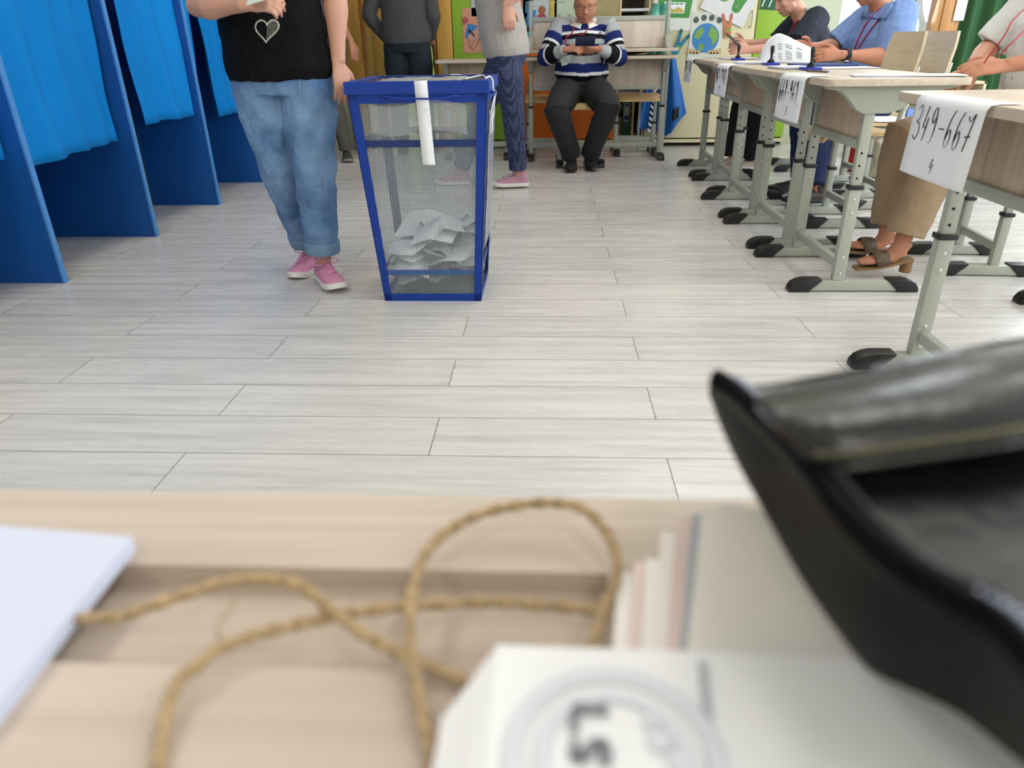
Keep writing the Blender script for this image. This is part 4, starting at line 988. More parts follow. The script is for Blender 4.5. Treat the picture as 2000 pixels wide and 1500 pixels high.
# 2 man in grey trousers further back
J=dict(pelvis=(-1.86,6.5,.92),chest=(-1.88,6.5,1.28),neck=(-1.88,6.5,1.48),head=(-1.88,6.47,1.62),shL=(-2.07,6.5,1.41),shR=(-1.70,6.48,1.41),elL=(-2.12,6.5,1.12),wrL=(-2.1,6.45,.88),
 elR=A(655,25,6.42),wrR=A(686,82,6.35),hipL=(-1.94,6.5,.86),hipR=(-1.79,6.5,.86),waist=(-1.86,6.5,.93),knL=(-1.95,6.45,.48),knR=(-1.80,6.35,.48),anL=(-1.95,6.5,.085),anR=(-1.76,6.40,.085),toeL=(0,-1,0),toeR=(.3,-1,0))
person('person in worn grey trousers standing behind the woman in jeans',J,mat('dark_green_jersey','#3b3f35',.85),mat('grey_trouser_cloth','#5e5c56',.85,0,(20,.15),(60,.3,.004)),skin2,hairb,(.1,-1,0),1.0,0,False,'short',
 dict(L=.28,u=mat('dark_suede','#3d3b36',.85),s=mat('grey_sole','#8b8a83',.7)),[dict(d=(0,0,-1),up=(-1,0,0),t=1,c=.3),dict(d=(.22,-.1,-1),up=(.8,-.6,0),t=-1,c=.3)],voxel=.006)
# 3 man in the doorway, back to the camera
J=dict(pelvis=(-1.215,6.72,.93),chest=(-1.22,6.72,1.27),neck=(-1.22,6.72,1.47),head=(-1.22,6.74,1.61),shL=(-1.43,6.72,1.40),shR=(-1.02,6.72,1.40),elL=(-1.52,6.70,1.13),wrL=(-1.40,6.82,.93),elR=(-.97,6.70,1.12),wrR=(-1.02,6.84,.94),
 hipL=(-1.31,6.72,.86),hipR=(-1.12,6.72,.86),waist=(-1.215,6.72,.95),knL=(-1.32,6.70,.48),knR=(-1.10,6.72,.48),anL=(-1.33,6.74,.085),anR=(-1.08,6.74,.085),toeL=(-.15,1,0),toeR=(.15,1,0))
person('person seen from behind in a dark grey sweater in the doorway',J,mat('dark_grey_knit','#4c4c4e',.9,0,(60,.1)),mat('dark_teal_denim','#17242e',.85,0,(20,.2)),skin2,hairb,(0,1,0),1.15,0,False,'long',
 dict(L=.28,u=mat('black_leather_shoe','#151515',.5),s=blackp),[dict(d=(.6,.6,-.5),up=(-.3,-.7,-.2),t=1,c=.4),dict(d=(-.5,.7,-.5),up=(.3,-.7,-.2),t=-1,c=.4)],voxel=.006,hemdrop=.02)
# 4 person beyond the doorway
J=dict(pelvis=(-.99,7.9,.92),chest=(-.98,7.9,1.25),neck=(-.98,7.9,1.42),head=(-.98,7.87,1.55),shL=(-1.15,7.9,1.35),shR=(-.8,7.9,1.35),elL=(-1.2,7.85,1.1),wrL=(-1.12,7.7,.98),elR=(-.76,7.9,1.1),wrR=(-.78,7.8,.88),
 hipL=(-1.07,7.9,.84),hipR=(-.9,7.9,.84),waist=(-.99,7.9,.92),knL=(-1.07,7.88,.47),knR=(-.9,7.88,.47),anL=(-1.07,7.9,.085),anR=(-.9,7.9,.085),toeL=(0,-1,0),toeR=(.1,-1,0))
person('person in a mottled purple top in the corridor beyond the doorway',J,mat('mottled_purple','#5b3a48',.85,0,(30,.5),col2='#a58a92'),mat('black_trouser_cloth','#101013',.85),skin,hairb,(0,-1,0),1.05,0,True,'elbow',
 dict(L=.25,u=blackp,s=blackp),[dict(d=(.3,-.7,-.5),up=(0,-.5,.8),t=-1,c=.6),dict(d=(0,-.1,-1),up=(1,0,0),t=-1,c=.4)],voxel=.0075,hairlong=True)
mb=MB(); mb.ball((-1.1,7.66,.98),(.10,.05,.08)); tag(organic(mb,'handbag',mat('grey_nylon','#8b8890',.6),None,.008,2,.01),'rounded grey handbag carried in the corridor','bag')

# 5 woman in grey blouse and dotted navy trousers, walking left
Y=5.06
J=dict(pelvis=(-.27,Y,.86),chest=(-.30,Y,1.20),neck=(-.32,Y,1.40),head=(-.36,Y,1.53),shL=(-.31,Y-.16,1.33),shR=(-.31,Y+.16,1.33),elL=(-.17,Y-.23,1.20),wrL=A(990,10,4.80),elR=(-.36,Y+.2,1.10),wrR=A(938,58,5.12),
 hipL=(-.27,Y-.085,.80),hipR=(-.29,Y+.085,.80),waist=(-.27,Y,.87),knL=A(1003,225,5.0),knR=(-.45,Y+.09,.50),anL=A(1013,345,5.02),anR=(-.62,Y+.1,.09),toeL=(-1,-.15,0),toeR=(-1,0,0))
J['anL'].z=.10
person('person in a grey blouse and dotted navy trousers walking behind the ballot box',J,mat('heather_grey_jersey','#a8a29c',.85,0,(120,.06)),dots('navy_dotted_cloth','#1c2545','#6c7ba6',85,.30),skin_pink,hairb,(-1,0,0),1.08,.02,True,'elbow',
 dict(L=.245,u=mat('dusty_pink_knit','#b98a9e',.8),s=pinks,l=mat('dusty_pink_lace','#c79bb0',.8)),[dict(d=(.12,.0,-1),up=(.3,-1,0),t=-1,c=.45),dict(d=(-.75,-.1,-.62),up=(-.5,-.6,.5),t=-1,c=.8)],voxel=.0055,legr=.95,wr=.012,hemdrop=.03,legfn=.93,hairlong=True)
root5=bpy.data.objects[-1]
pr=[o for o in bpy.data.objects if o.get('label','').startswith('person in a grey blouse')][0]
c=A(921,66,5.11); dv=(A(905,85,5.08)-A(938,58,5.12)).normalized(); sd=dv.cross(V((0,1,0))).normalized(); up=sd.cross(dv)
mb=MB(); mb.tube([c+(sd*math.cos(a)+up*math.sin(a))*.031 for a in [2*math.pi*k/16 for k in range(17)]],.004,n=6,caps=False); mb.build('bracelet',blackp,pr,smooth=True)

# 6 seated man in the striped sweater
Y=6.02
J=dict(pelvis=(.265,Y+.12,.58),chest=(.27,Y+.10,.93),neck=(.275,Y+.07,1.06),head=(.277,Y-.0,1.158),shL=(.085,Y+.09,1.005),shR=(.465,Y+.09,1.005),elL=A(1066,112,6.0),elR=A(1208,112,6.0),wrL=A(1104,97,5.83),wrR=A(1170,96,5.83),
 hipL=(.17,Y+.06,.56),hipR=(.36,Y+.06,.56),waist=(.265,Y+.1,.66),knL=A(1086,212,5.63),knR=A(1190,205,5.63),anL=A(1117,300,5.78),anR=A(1152,298,5.84),toeL=(-.1,-1,0),toeR=(.1,-1,0))
J['anL'].z=.10; J['anR'].z=.10
def stripes6(shirt,root,arms,ch,pel,nk):
    me=shirt.data; o0=org(shirt); n=len(me.vertices); co=np.empty(n*3); me.vertices.foreach_get('co',co); co=co.reshape(-1,3)+np.array(o0)
    col=np.empty((n,4))
    gy=lin('#a9adb0'); nv=lin('#1b2a66'); wh=lin('#e6e8ea'); bk=lin('#0d0e12')
    T=[(1.035,gy),(.988,nv),(.968,wh),(.935,bk),(.885,gy),(.845,nv),(.810,bk),(.755,gy),(.690,nv),(.668,wh),(-1,bk)]
    best=np.full(n,1e9); val=np.zeros(n); wh_=np.zeros(n,int)
    def seg(a,b):
        a=np.array(a);b=np.array(b);d=b-a;t=np.clip(((co-a)@d)/(d@d),0,1);q=a+t[:,None]*d;return np.linalg.norm(co-q,axis=1),t
    chain=[(lerp(pel,ch,0),ch),(ch,nk)]
    for a,b in chain:
        d_,t=seg(a,b); d_=d_-.145; k=d_<best; best[k]=d_[k]; wh_[k]=0
    for ai,(S,E,W) in enumerate(arms):
        L1=(E-S).length; L2=(W-E).length
        for a,b,o_,L in ((S,E,0,L1),(E,W,L1,L2)):
            d_,t=seg(a,b); d_=d_-.04; k=d_<best; best[k]=d_[k]; wh_[k]=1; val[k]=o_+t[k]*L
    f=np.array(co[:,1])
    for i in range(n):
        if wh_[i]==0:
            z=co[i,2]+.25*abs(co[i,0]-.27)*.35*(1 if co[i,2]>.9 else -.6)
            for lim,c in T:
                if z>lim: col[i]=c; break
        else:
            v=val[i]
            col[i]= gy if v<.075 else nv if v<.135 else wh if v<.155 else bk if v<.185 else gy if v<.225 else nv if v<.30 else wh if v<.315 else bk if v<.40 else gy
    at=me.color_attributes.new('pattern','FLOAT_COLOR','POINT'); at.data.foreach_set('color',col.ravel())
r6,D6=person('person seated in a striped rugby sweater looking at a phone',J,vcolmat('striped_knit'),mat('charcoal_trouser_cloth','#26272a',.8,0,(14,.2),(40,.4,.005)),skin2,None,(0,-1,0),1.18,.05,False,'long',
 dict(L=.28,u=mat('black_suede','#0c0c0e',.85),s=blackp,l=blackp),[dict(d=(.85,-.35,.1),up=(-.1,-.55,.8),t=-1,c=.75),dict(d=(-.82,-.3,-.05),up=(.1,-.5,-.75),t=-1,c=.75)],headf=(0,-.96,-.28),headup=(0,-.28,.96),voxel=.005,topz='sweater',topfn=stripes6,legr=1.05,wr=.012,jowl=.010,hsz=1.08,sleeve_r=1.12,hemdrop=-.075)
hd,hf,hu,hr=D6['hd'],D6['hf'],D6['hu'],D6['hr']
mb=MB()
for q in (-1,1):
    c=hd+hf*.098+hu*.004+hr*.033*q; mb.tube([c+hr*(.025*math.cos(a))+hu*(.018*math.sin(a)) for a in [2*math.pi*k/20 for k in range(21)]],.0016,n=6,caps=False)
    mb.tube([hd+hf*.096+hu*.008+hr*.058*q,hd+hf*.06+hu*.012+hr*.08*q,hd-hf*.005+hu*.010+hr*.086*q],.0018,n=6)
mb.tube([hd+hf*.1+hu*.006-hr*.009,hd+hf*.103+hu*.009,hd+hf*.1+hu*.006+hr*.009],.0016,n=6)
mb.build('glasses',mat('dark_glasses_frame','#3a2c28',.4),r6,smooth=True)
mb=MB(); mb.ball(hd-hf*.03+hu*.02,(.082,.09,.085),Matrix((hr,hf,hu)).transposed(),18,12); organic(mb,'hair',hairg,r6,.006,3,.008)
mb=MB()
for q in (-1,1):
    a=D6['nk']+V((0,-.06,-.045)); mb.grid(lambda u,v,q=q:tuple(surf(D6['shirt'],D6['nk']+V((q*(.012+.075*u+.02*v),0,.015+.025*u-.055*v-.03)),(0,1,0),.006)),6,6,.003,(0,-1,0))
mb.build('collar',white_warm,r6,smooth=True)
for q in (-1,1):
    mb=MB(); S,E,W=D6['arms'][0 if q<0 else 1]; d_=(W-E).normalized(); mb.tube([W-d_*.055,W-d_*.045,W-d_*.01,W-d_*.006],[.036,.0405,.037,.032],n=20); mb.build('ribbed_cuff',mat('grey_rib_knit','#a7aaad',.9,0,(200,.1)),r6,smooth=True)
lanyard(D6['shirt'],r6,[D6['nk']+V((-.075,0,.0)),D6['nk']+V((-.09,0,-.09)),A(1107,75,5.85),A(1104,92,5.8),A(1106,112,5.85)],(0,1,0),red,.003,off=.006)
lanyard(D6['shirt'],r6,[D6['nk']+V((.03,0,-.06)),D6['nk']+V((.0,0,-.10)),A(1132,70,5.85)],(0,1,0),red,.003,off=.006)
c=surf(D6['shirt'],A(1108,119,5.85),(0,1,0),.008); mb=MB(); M=Matrix.Translation(c)@Matrix.Rotation(R(-14),4,'Y'); mb.box(-.042,.042,-.002,.002,-.03,.03,M); bd=mb.build('name_badge',mat('pale_green_card','#c7d4c0',.6),r6)
mb=MB(); 
for k in range(3): mb.box(-.028,.02,-.003,-.002,.012-k*.013,.016-k*.013,M)
mb.build('badge_print',softink,bd)
c=surf(D6['shirt'],A(1176,67,5.8),(0,1,0),.002); mb=MB(); mb.tube([c+V((.012*math.cos(a),0,.016*math.sin(a))) for a in [2*math.pi*k/12 for k in range(13)]],.0022,n=6,caps=False); mb.tube([c+V((0,0,.012)),c+V((0,0,-.012))],.002,n=6); mb.build('crest',ink,r6)
t=thing('phone','dark phone in the hands of the man in the striped sweater','phone',A(1142,80,5.74))
mb=MB(); M=Matrix.Translation(A(1143,81,5.745))@Matrix.Rotation(R(38),4,'X'); mb.box(-.072,.072,-.004,.004,-.036,.036,M); mb.build('case',mat('navy_phone_case','#20284a',.35),t,.003)

# 7 woman with phone, dark blouse
Y=5.8
J=dict(pelvis=(1.96,Y,.57),chest=(1.90,Y,.92),neck=(1.80,Y,1.07),head=(1.695,Y-.02,1.175),shL=(1.86,Y-.18,1.02),shR=(1.86,Y+.17,1.02),elL=A(1555,92,5.5),wrL=A(1462,97,5.45),elR=(1.72,Y+.2,.86),wrR=(1.42,Y-.05,.88),
 hipL=(1.90,Y-.09,.55),hipR=(1.90,Y+.09,.55),waist=(1.96,Y,.62),knL=A(1478,205,5.55),knR=(1.48,Y+.02,.53),anL=G(1468,308,.10),anR=(1.42,Y-.1,.10),toeL=(-1,-.1,0),toeR=(-1,0,0))
r7,D7=person('person in a dark blouse looking down at a phone, farthest seated on the right',J,mat('dark_navy_blouse','#1f2638',.8,0,(8,.2)),mat('black_slacks','#08080b',.85),skin_pink,hairb,(-1,0,0),1.16,.03,True,'elbow',
 dict(L=.245,u=mat('white_sandal','#c9b7a8',.6),s=mat('white_shoe_sole','#d6d8da',.6)),[dict(d=(-1,-.0,.1),up=(0,-1,.25),t=1,c=.6),dict(d=(-1,-.15,.1),up=(0,1,.2),t=-1,c=.6)],headf=(-.88,-.1,-.47),headup=(-.47,0,.88),voxel=.0055,topz='blouse',wr=.014,hairlong=False,sleeve_r=1.25)
lanyard(D7['shirt'],r7,[D7['nk']+V((-.02,-.07,.0)),D7['nk']+V((-.06,-.05,-.1)),D7['nk']+V((-.06,-.02,-.22))],(1,0.4,0),red,.004,off=.006)
mb=MB(); q=[surf(D7['shirt'],p,(.75,.65,0),.006) for p in smooth_line([D7['nk']+V((.0,-.09,.02)),D7['nk']+V((-.03,-.10,-.08)),D7['nk']+V((-.05,-.09,-.2))],5)]; mb.tube(q,[(.014,.004)]*len(q),n=8); mb.build('scarf_edge',mat('grey_print_scarf','#a6a79c',.8,0,(90,.5)),r7,smooth=True)
ph=A(1432,78,5.45); t=thing('phone','grey phone held up by the woman in the dark blouse','phone',ph)
mb=MB(); M=Matrix.Translation(ph)@Matrix.Rotation(R(38),4,'Y'); mb.box(-.065,.065,-.036,.036,-.0045,.0045,M); mb.build('case',mat('grey_phone','#4d504f',.35),t,.003)

# 8 man in blue shirt
Y=4.95
J=dict(pelvis=(2.12,Y,.57),chest=(2.07,Y,.93),neck=(2.0,Y,1.09),head=(1.92,Y-.02,1.205),shL=(2.05,Y-.2,1.03),shR=(2.05,Y+.18,1.03),elL=A(1738,112,4.72),wrL=A(1640,107,4.6),elR=(1.85,Y+.2,.85),wrR=(1.6,Y-.1,.86),
 hipL=(2.06,Y-.09,.55),hipR=(2.06,Y+.09,.55),waist=(2.1,Y,.63),knL=(1.66,Y-.25,.53),knR=(1.66,Y+.02,.53),anL=(1.62,4.42,.10),anR=(1.66,Y-.15,.10),toeL=(-1,-.1,0),toeR=(-1,0,0))
r8,D8=person('person in a light blue shirt turning over a sheaf of pages',J,mat('sky_blue_linen','#7b99d2',.8,0,(70,.12),(200,.3,.002)),mat('navy_trouser_cloth','#142552',.85),skin2,hairg,(-1,-.1,0),1.3,.05,False,'elbow',
 dict(L=.28,u=mat('brown_leather','#2d211b',.5),s=blackp),[dict(d=(-1,0,0),up=(.1,-1,.35),t=1,c=.35),dict(d=(-1,-.2,.1),up=(0,.9,.4),t=-1,c=.4)],voxel=.0055,wr=.014,sleeve_r=1.2,headf=(-.94,-.05,-.34),headup=(-.34,0,.94))
W=D8['arms'][0][2]; d_=(D8['arms'][0][1]-W).normalized(); u_=d_.cross(V((0,-1,0))).normalized(); s_=d_.cross(u_)
mb=MB(); mb.tube([W+d_*.035,W+d_*.055],[.036,.0385],n=20); ws=mb.build('watch_strap',blackp,r8,smooth=True)
mb=MB(); c=W+d_*.045+V((0,-.012,-.034)); mb.tube([c,c+V((0,-.003,-.006))],.017,n=18); mb.build('watch_case',steel,r8)
lanyard(D8['shirt'],r8,[D8['nk']+V((-.02,-.08,-.02)),D8['nk']+V((-.1,-.07,-.12)),D8['nk']+V((-.14,-.06,-.24)),D8['nk']+V((-.15,-.05,-.3))],(.8,.6,0),mat('magenta_ribbon','#a83268',.6),.0035,off=.007)
lanyard(D8['shirt'],r8,[D8['nk']+V((.04,-.09,.0)),D8['nk']+V((-.02,-.10,-.10)),D8['nk']+V((-.1,-.09,-.22)),D8['nk']+V((-.14,-.07,-.3))],(.6,.8,0),MATS['magenta_ribbon'],.0035,off=.007)
mb=MB(); mb.grid(lambda u,v:tuple(surf(D8['shirt'],D8['nk']+V((-.05+.10*v-.03*u,0,.02-.09*u-.02*v)),(.25,1,0),.008)),6,6,.003,(0,-1,0)); mb.build('collar',MATS['sky_blue_linen'],r8,smooth=True)
# sheaf of pages he holds
t=thing('page_sheaf','curled sheaf of printed pages held over the desk','papers',A(1540,110,4.45))
SHL=smooth_line([(1484,114,0),(1490,98,0),(1503,80,0),(1519,69,0),(1533,68,0),(1555,79,0),(1572,87,0),(1584,93,0)],6)
def samp_sheaf(t):
    x=t*(len(SHL)-1); i=min(int(x),len(SHL)-2); return SHL[i]+(SHL[i+1]-SHL[i])*(x-i)
def SH(k):
    def P(u,v):
        q=samp_sheaf(v); x=q.x-5*k*v; ytop=q.y-k*1.0
        ybot=122+2*v
        yy=ytop+(ybot-ytop)*u
        return tuple(A(x,yy,4.43+.02*k-.03*math.sin(v*3.1)-.05*u))
    return P
for k in range(3):
    mb=MB(); mb.grid(SH(k),10,16,.0007,(0,1,0)); pg=mb.build('page',white if k else mat('printed_page','#d5d9df',.75),t,smooth=True)
mb=MB()
for k in range(7):
    for j in range(4):
        if (k+j)%5==4: continue
        a=V(SH(0)(.32+.09*k*.95,.30+.14*j)); b=V(SH(0)(.34+.09*k*.95,.38+.14*j)); mb.bar(a+V((0,-.002,0)),b+V((0,-.002,0)),.001,.0035)
mb.build('printed_lines',mat('grey_print','#8d939c',.8),t)

# 9 woman in white dotted blouse
Y=3.2
J=dict(pelvis=(2.02,Y,.57),chest=(2.02,Y-.02,.95),neck=(2.0,Y-.02,1.16),head=(1.96,Y-.02,1.30),shL=(2.0,Y-.2,1.08),shR=(2.0,Y+.16,1.08),elL=(1.96,Y-.36,.86),wrL=A(1962,128,2.86),elR=(1.86,Y+.2,.86),wrR=A(1893,140,3.02),
 hipL=(1.96,Y-.09,.55),hipR=(1.96,Y+.09,.55),waist=(2.02,Y,.64),knL=A(1842,318,2.98),knR=A(1812,285,3.22),anL=A(1722,485,2.93),anR=A(1700,462,3.2),toeL=(-1,-.05,-.28),toeR=(-1,-.05,-.1))
J['knL']=V((1.56,3.0,.50)); J['knR']=V((1.53,3.26,.53)); J['anL']=V((1.47,2.97,.125)); J['anR']=V((1.53,3.24,.10))
tan=mat('tan_trouser_cloth','#a89074',.8,0,(10,.12),(40,.3,.004))
r9,D9=person('person in a white dotted blouse and tan trousers at the right edge',J,dots('white_dotted_cloth','#dfe0de','#24262b',24,.085),tan,skin2,hairb,(-1,-.12,0),1.08,.02,True,'elbow',
 None,[dict(d=(-1,-.02,-.05),up=(.1,-.6,.8),t=1,c=.35),dict(d=(-.8,-.5,-.25),up=(-.1,-.3,.95),t=-1,c=.9)],voxel=.005,topz='blouse',wr=.012,legr=1.16,legfn=.86,sleeve_r=1.1)
for k in (0,1):
    An=D9['legs'][k][2]; mb=MB(); d_=V((-1,-.05,-.16 if k==0 else 0)).normalized(); b=An-V((0,0,.035))
    # bare foot inside a mule sandal
    mb.tube([An+V((.02,0,.03)),An,b+d_*.03,b+d_*.09,b+d_*.14,b+d_*.165],[.034,.036,(.034,.030),(.038,.020),(.036,.014),(.022,.009)],side=V((0,1,0)),n=14); organic(mb,'foot',skin2,r9,.005,3)
    sm=MB(); zb=.0
    def sole(u,v,b=b,d_=d_):
        x=-.06+.235*u; p=b+d_*x; return (p.x,p.y+(v-.5)*(.075-.02*abs(2*u-1.1)),max(.006,p.z-.028-.006*math.sin(u*3)))
    sm.grid(sole,12,6,.010,(0,0,1)); so=sm.build('sandal_sole',mat('tan_sandal_leather','#8a6a48',.45),r9,smooth='angle')
    sm=MB(); c=b-d_*.045-V((0,0,.03)); sm.tube([c,(c.x,c.y,max(.0,c.z-.048))],[(.022,.028),(.024,.026)],side=V((1,0,0)),n=14); sm.build('sandal_heel',MATS['tan_sandal_leather'],so,.002)
    sm=MB(); sm.tube([b+d_*.07+V((0,.045,-.02)),b+d_*.08+V((0,.035,.02)),b+d_*.085+V((0,0,.034)),b+d_*.08+V((0,-.035,.02)),b+d_*.07+V((0,-.045,-.02))],[(.030,.004)]*5,side=V(d_),n=10); sm.build('sandal_strap',mat('snake_strap','#6b5844',.6,0,(90,.5)),r9,smooth=True)
mb=MB(); mb.tube(smooth_line([D9['nk']+V((-.02,-.09,.0)),A(1996,22,2.84),A(1960,72,2.80),A(1918,128,2.86)],5),.0022,n=6); mb.tube(smooth_line([D9['nk']+V((-.0,-.10,.0)),A(2006,55,2.80),A(1975,85,2.76),A(1946,114,2.78)],5),.0022,n=6); mb.build('lanyard',red,r9,smooth=True)
t=thing('pen','white pen held over the sheets by the woman in the white blouse','pen',A(1915,135,2.98)); mb=MB(); mb.tube([A(1922,118,2.96),A(1908,148,2.99)],.0045,n=8); mb.build('barrel',white,t,smooth=True)

# ------------------------------------------------------------------ right-hand background
gcur=mat('forest_green_cloth','#35633c',.85,0,(5,.08))
t=thing('window_curtain','dark green curtain beside the wooden window frame','curtain',(4.0,7.3,2.4))
mb=MB(); mb.grid(lambda u,v:(3.62+.75*v,7.22+.045*math.sin(v*30)+.02*math.sin(v*13),2.4-2.35*u),10,90,.002,(0,-1,0)); mb.build('cloth',gcur,t,smooth=True)
mb=MB(); mb.tube([(3.5,7.25,2.42),(4.5,7.25,2.42)],.012); mb.build('rail',metal,t,smooth=True)
mb=MB(); mb.box(3.40,3.60,7.14,7.30,.0,2.6); mb.box(3.44,3.56,7.125,7.14,0,2.6); struct(mb.build('trim_1',framewood,None,.004))
mb=MB(); mb.box(3.53,3.62,7.11,7.115,1.02,1.3); tag(mb.build('wall_note',mat('note_paper','#dbe2dc',.7)),'small white note with a yellow spot on the wooden window frame','note')
mb=MB(); mb.box(2.6,3.38,7.3,7.48,.46,.5); struct(mb.build('trim_4',pvc,None,.004))
# radiator under the window
t=thing('radiator','white radiator under the back window','radiator',(3.0,7.4,0))
mb=MB()
for k in range(12): mb.box(2.66+k*.06,2.70+k*.06,7.36,7.46,.1,.44)
mb.build('fins',pvc,t,.006)
for xx in (2.7,3.33):
    mb=MB(); mb.box(xx,xx+.02,7.38,7.44,0,.12); mb.build('leg',pvc,t)
# bags and binders on the floor near the window
def bagobj(label,px,py,Y,w,d,h,m,name='bag',cat='bag'):
    p=A(px,py,Y); mb=MB(); mb.tube([(p.x,Y,0.0),(p.x,Y,.02),(p.x+.01,Y,h*.5),(p.x-.01,Y,h*.9),(p.x,Y,h)],[(w*.45,d*.45),(w*.5,d*.5),(w*.52,d*.5),(w*.4,d*.3),(w*.2,d*.1)],side=V((1,0,0)),n=20)
    o=organic(mb,name,m,None,.008,3,.03); return tag(o,label,cat)
bagobj('red shopping bag on the floor behind the tan trousers',1705,270,5.6,.30,.2,.47,mat('red_bag_cloth','#b8231b',.6))
bagobj('cream sack on the floor right of the red bag',1740,290,5.3,.26,.2,.28,mat('cream_sack','#cfc7ae',.8),'sack','sack')
t=thing('book_shelf','low shelf with binders below the window','shelf',(2.85,6.2,0))
mb=MB(); mb.box(2.55,3.45,6.2,6.5,.56,.58); mb.box(2.55,3.45,6.2,6.5,.04,.06); mb.box(2.55,2.57,6.2,6.5,0,.58); mb.box(3.43,3.45,6.2,6.5,0,.58); mb.box(2.55,3.45,6.48,6.5,.06,.56); mb.build('carcass',birch_pale,t,.002)
bc=['#b89aa0','#c8b0b6','#b89aa0','#2c2c30','#b7bcc0','#6f8fd0','#c8b0b6','#e0e2e6','#24303c','#b7bcc0']
for k in range(10):
    mb=MB(); x=2.6+k*.062; mb.box(x,x+.05,6.25,6.45,.06,.06+.30+.01*(k%3)); o=mb.build('binder',mat('binder_%d'%k,bc[k],.6),None,.003); tag(o,'binder standing on the low shelf, number shade %s'%['dusty pink','pale pink','rose','black','grey','light blue','blush','white','dark blue','silver'][k],'binder','binders on the low shelf'); o['label']='%s binder in the row on the low shelf'%['dusty pink','pale pink','rose','black','grey','light blue','blush','white','dark blue','silver'][k]
# blue tracksuit jacket hanging by the cabinet
jk=mat('royal_blue_tracksuit','#0a62b4',.6,0,(10,.1)); 
t=thing('jacket','blue tracksuit jacket with black and white zigzag band hanging right of the desk','jacket',(1.03,6.98,.7))
def JP(u,v):
    z=.78-.62*u-(.07*max(0,1-abs(v-.6)*5))*u+.14*u*max(0,v-.72)/.28; wdt=.10+.13*u; x=1.02+(v-.45)*2*wdt
    return (x,6.985-.018*math.sin(v*17+u)-.012*math.sin(v*7+2),z)
mb=MB(); mb.grid(JP,16,40,.02,(0,1,0)); mb.build('cloth',jk,t,smooth=True)
mb=MB()
for k in range(11):
    z=.66-k*.05; x=.985-k*.004
    for s in (-1,1): mb.add([(x+s*.0,6.955,z),(x+s*.022,6.955,z+.022),(x+s*.022,6.955,z-.002),(x,6.955,z-.024),(x,6.953,z),(x+s*.022,6.953,z+.022),(x+s*.022,6.953,z-.002),(x,6.953,z-.024)],[(0,1,2,3),(7,6,5,4),(0,4,5,1),(1,5,6,2),(2,6,7,3),(3,7,4,0)])
mb.build('zigzag_band',white,t)
mb=MB(); mb.box(.962,1.008,6.957,6.96,.12,.69); mb.build('band_backing',blackp,t)
mb=MB(); mb.grid(lambda u,v:(1.14+.055*v,6.938-.004*math.sin(v*6),.34-.10*u+.02*v),6,6,.02,(0,1,0)); mb.build('black_cuff',blackp,t,smooth=True)
mb=MB(); mb.tube([(1.02,7.035,.80),(1.02,6.99,.80),(1.02,6.98,.79)],.006,n=8); tag(mb.build('coat_hook',metal),'small coat hook holding the blue jacket','hook')
# bottles wrapped in film and a bowl on the upturned desk
t=thing('bottle_pack','turquoise film-wrapped pack of bottles behind the upturned desk','bottles',(1.0,6.95,.85))
mb=MB()
p0=A(1287,40,6.75)
for q in (-.045,.045): mb.tube([(p0.x+q,6.75,.80),(p0.x+q,6.75,.82),(p0.x+q,6.75,.98),(p0.x+q*.9,6.75,1.1),(p0.x+q*.6,6.75,1.18)],[.045,.05,.05,.05,.03],n=18)
t.location=(0,0,0); ORG[t.name]=V((0,0,0))
mb.build('bottles',mat('turquoise_film','#5fb5a4',.2,0,(12,.35),(25,.5,.01)),t,smooth=True)
t2=thing('side_shelf','small ledge carrying the bottle pack beside the upturned desk','shelf',(0,0,0)); mb=MB(); mb.box(p0.x-.14,p0.x+.12,6.69,7.02,.78,.80); mb.build('board',birch_pale,t2,.002)
for q in (-.12,.10):
    mb=MB(); mb.box(p0.x+q-.01,p0.x+q+.01,6.71,6.73,0,.78); mb.build('leg',metal,t2)
# ------------------------------------------------------------------ foreground: white pad, twine, ballots, bag
t=thing('paper_stack','thick white sheet stack on the desk at the left edge','papers',(-.2,.16,.76))
c1=G(258,1052,.7655); c2=G(0,1372,.7655)
e=(c2-c1); e.z=0; e.normalize(); 
mb=MB(); far=G(0,1030,.7655)
d2=(far-c1); d2.z=0; d2.normalize()
for k in range(8):
    z=.7601+k*.0008; o_=V((0.0002*(k%3),0,0)); a=c1+o_; a=V((a.x,a.y,z)); b=a+e*.20; c=b+d2*.20; d=a+d2*.20
    T=V((0,0,.0006)); mb.hexa([a,b,c,d,a+T,b+T,c+T,d+T])
mb.build('sheets',mat('cool_white_paper','#cfd4ea',.7,0,(4,.01)),t)
twm=mat('jute_twine','#cdb089',.9,0,(260,.3),(320,1.0,.004))
mb=MB()
def tw(pts,r=.0019):
    q=smooth_line([G(x,y,.7625+h) for x,y,h in pts],7); n=len(q)
    # two strands twisted together
    for s in (0,math.pi):
        out=[]
        for i,p in enumerate(q):
            t_=(q[min(i+1,n-1)]-q[max(i-1,0)]).normalized(); sd=t_.cross(V((0,0,1))).normalized(); up=sd.cross(t_); a=i*.9+s
            out.append(p+(sd*math.cos(a)+up*math.sin(a))*r*.45)
        mb.tube(out,r*.72,n=7)
tw([(150,1207,0),(230,1205,.001),(330,1172,.004),(430,1140,.006),(510,1130,.007),(580,1142,.007),(640,1185,.005),(710,1240,.004),(790,1280,.002),(860,1310,.001),(925,1338,0)])
tw([(300,1560,0),(312,1470,.0),(322,1400,.002),(345,1335,.003),(385,1300,.004),(425,1268,.004),(500,1240,.003),(600,1215,.002),(700,1195,.002),(820,1182,.003),(950,1176,.001),(1060,1182,.001),(1165,1190,.001)])
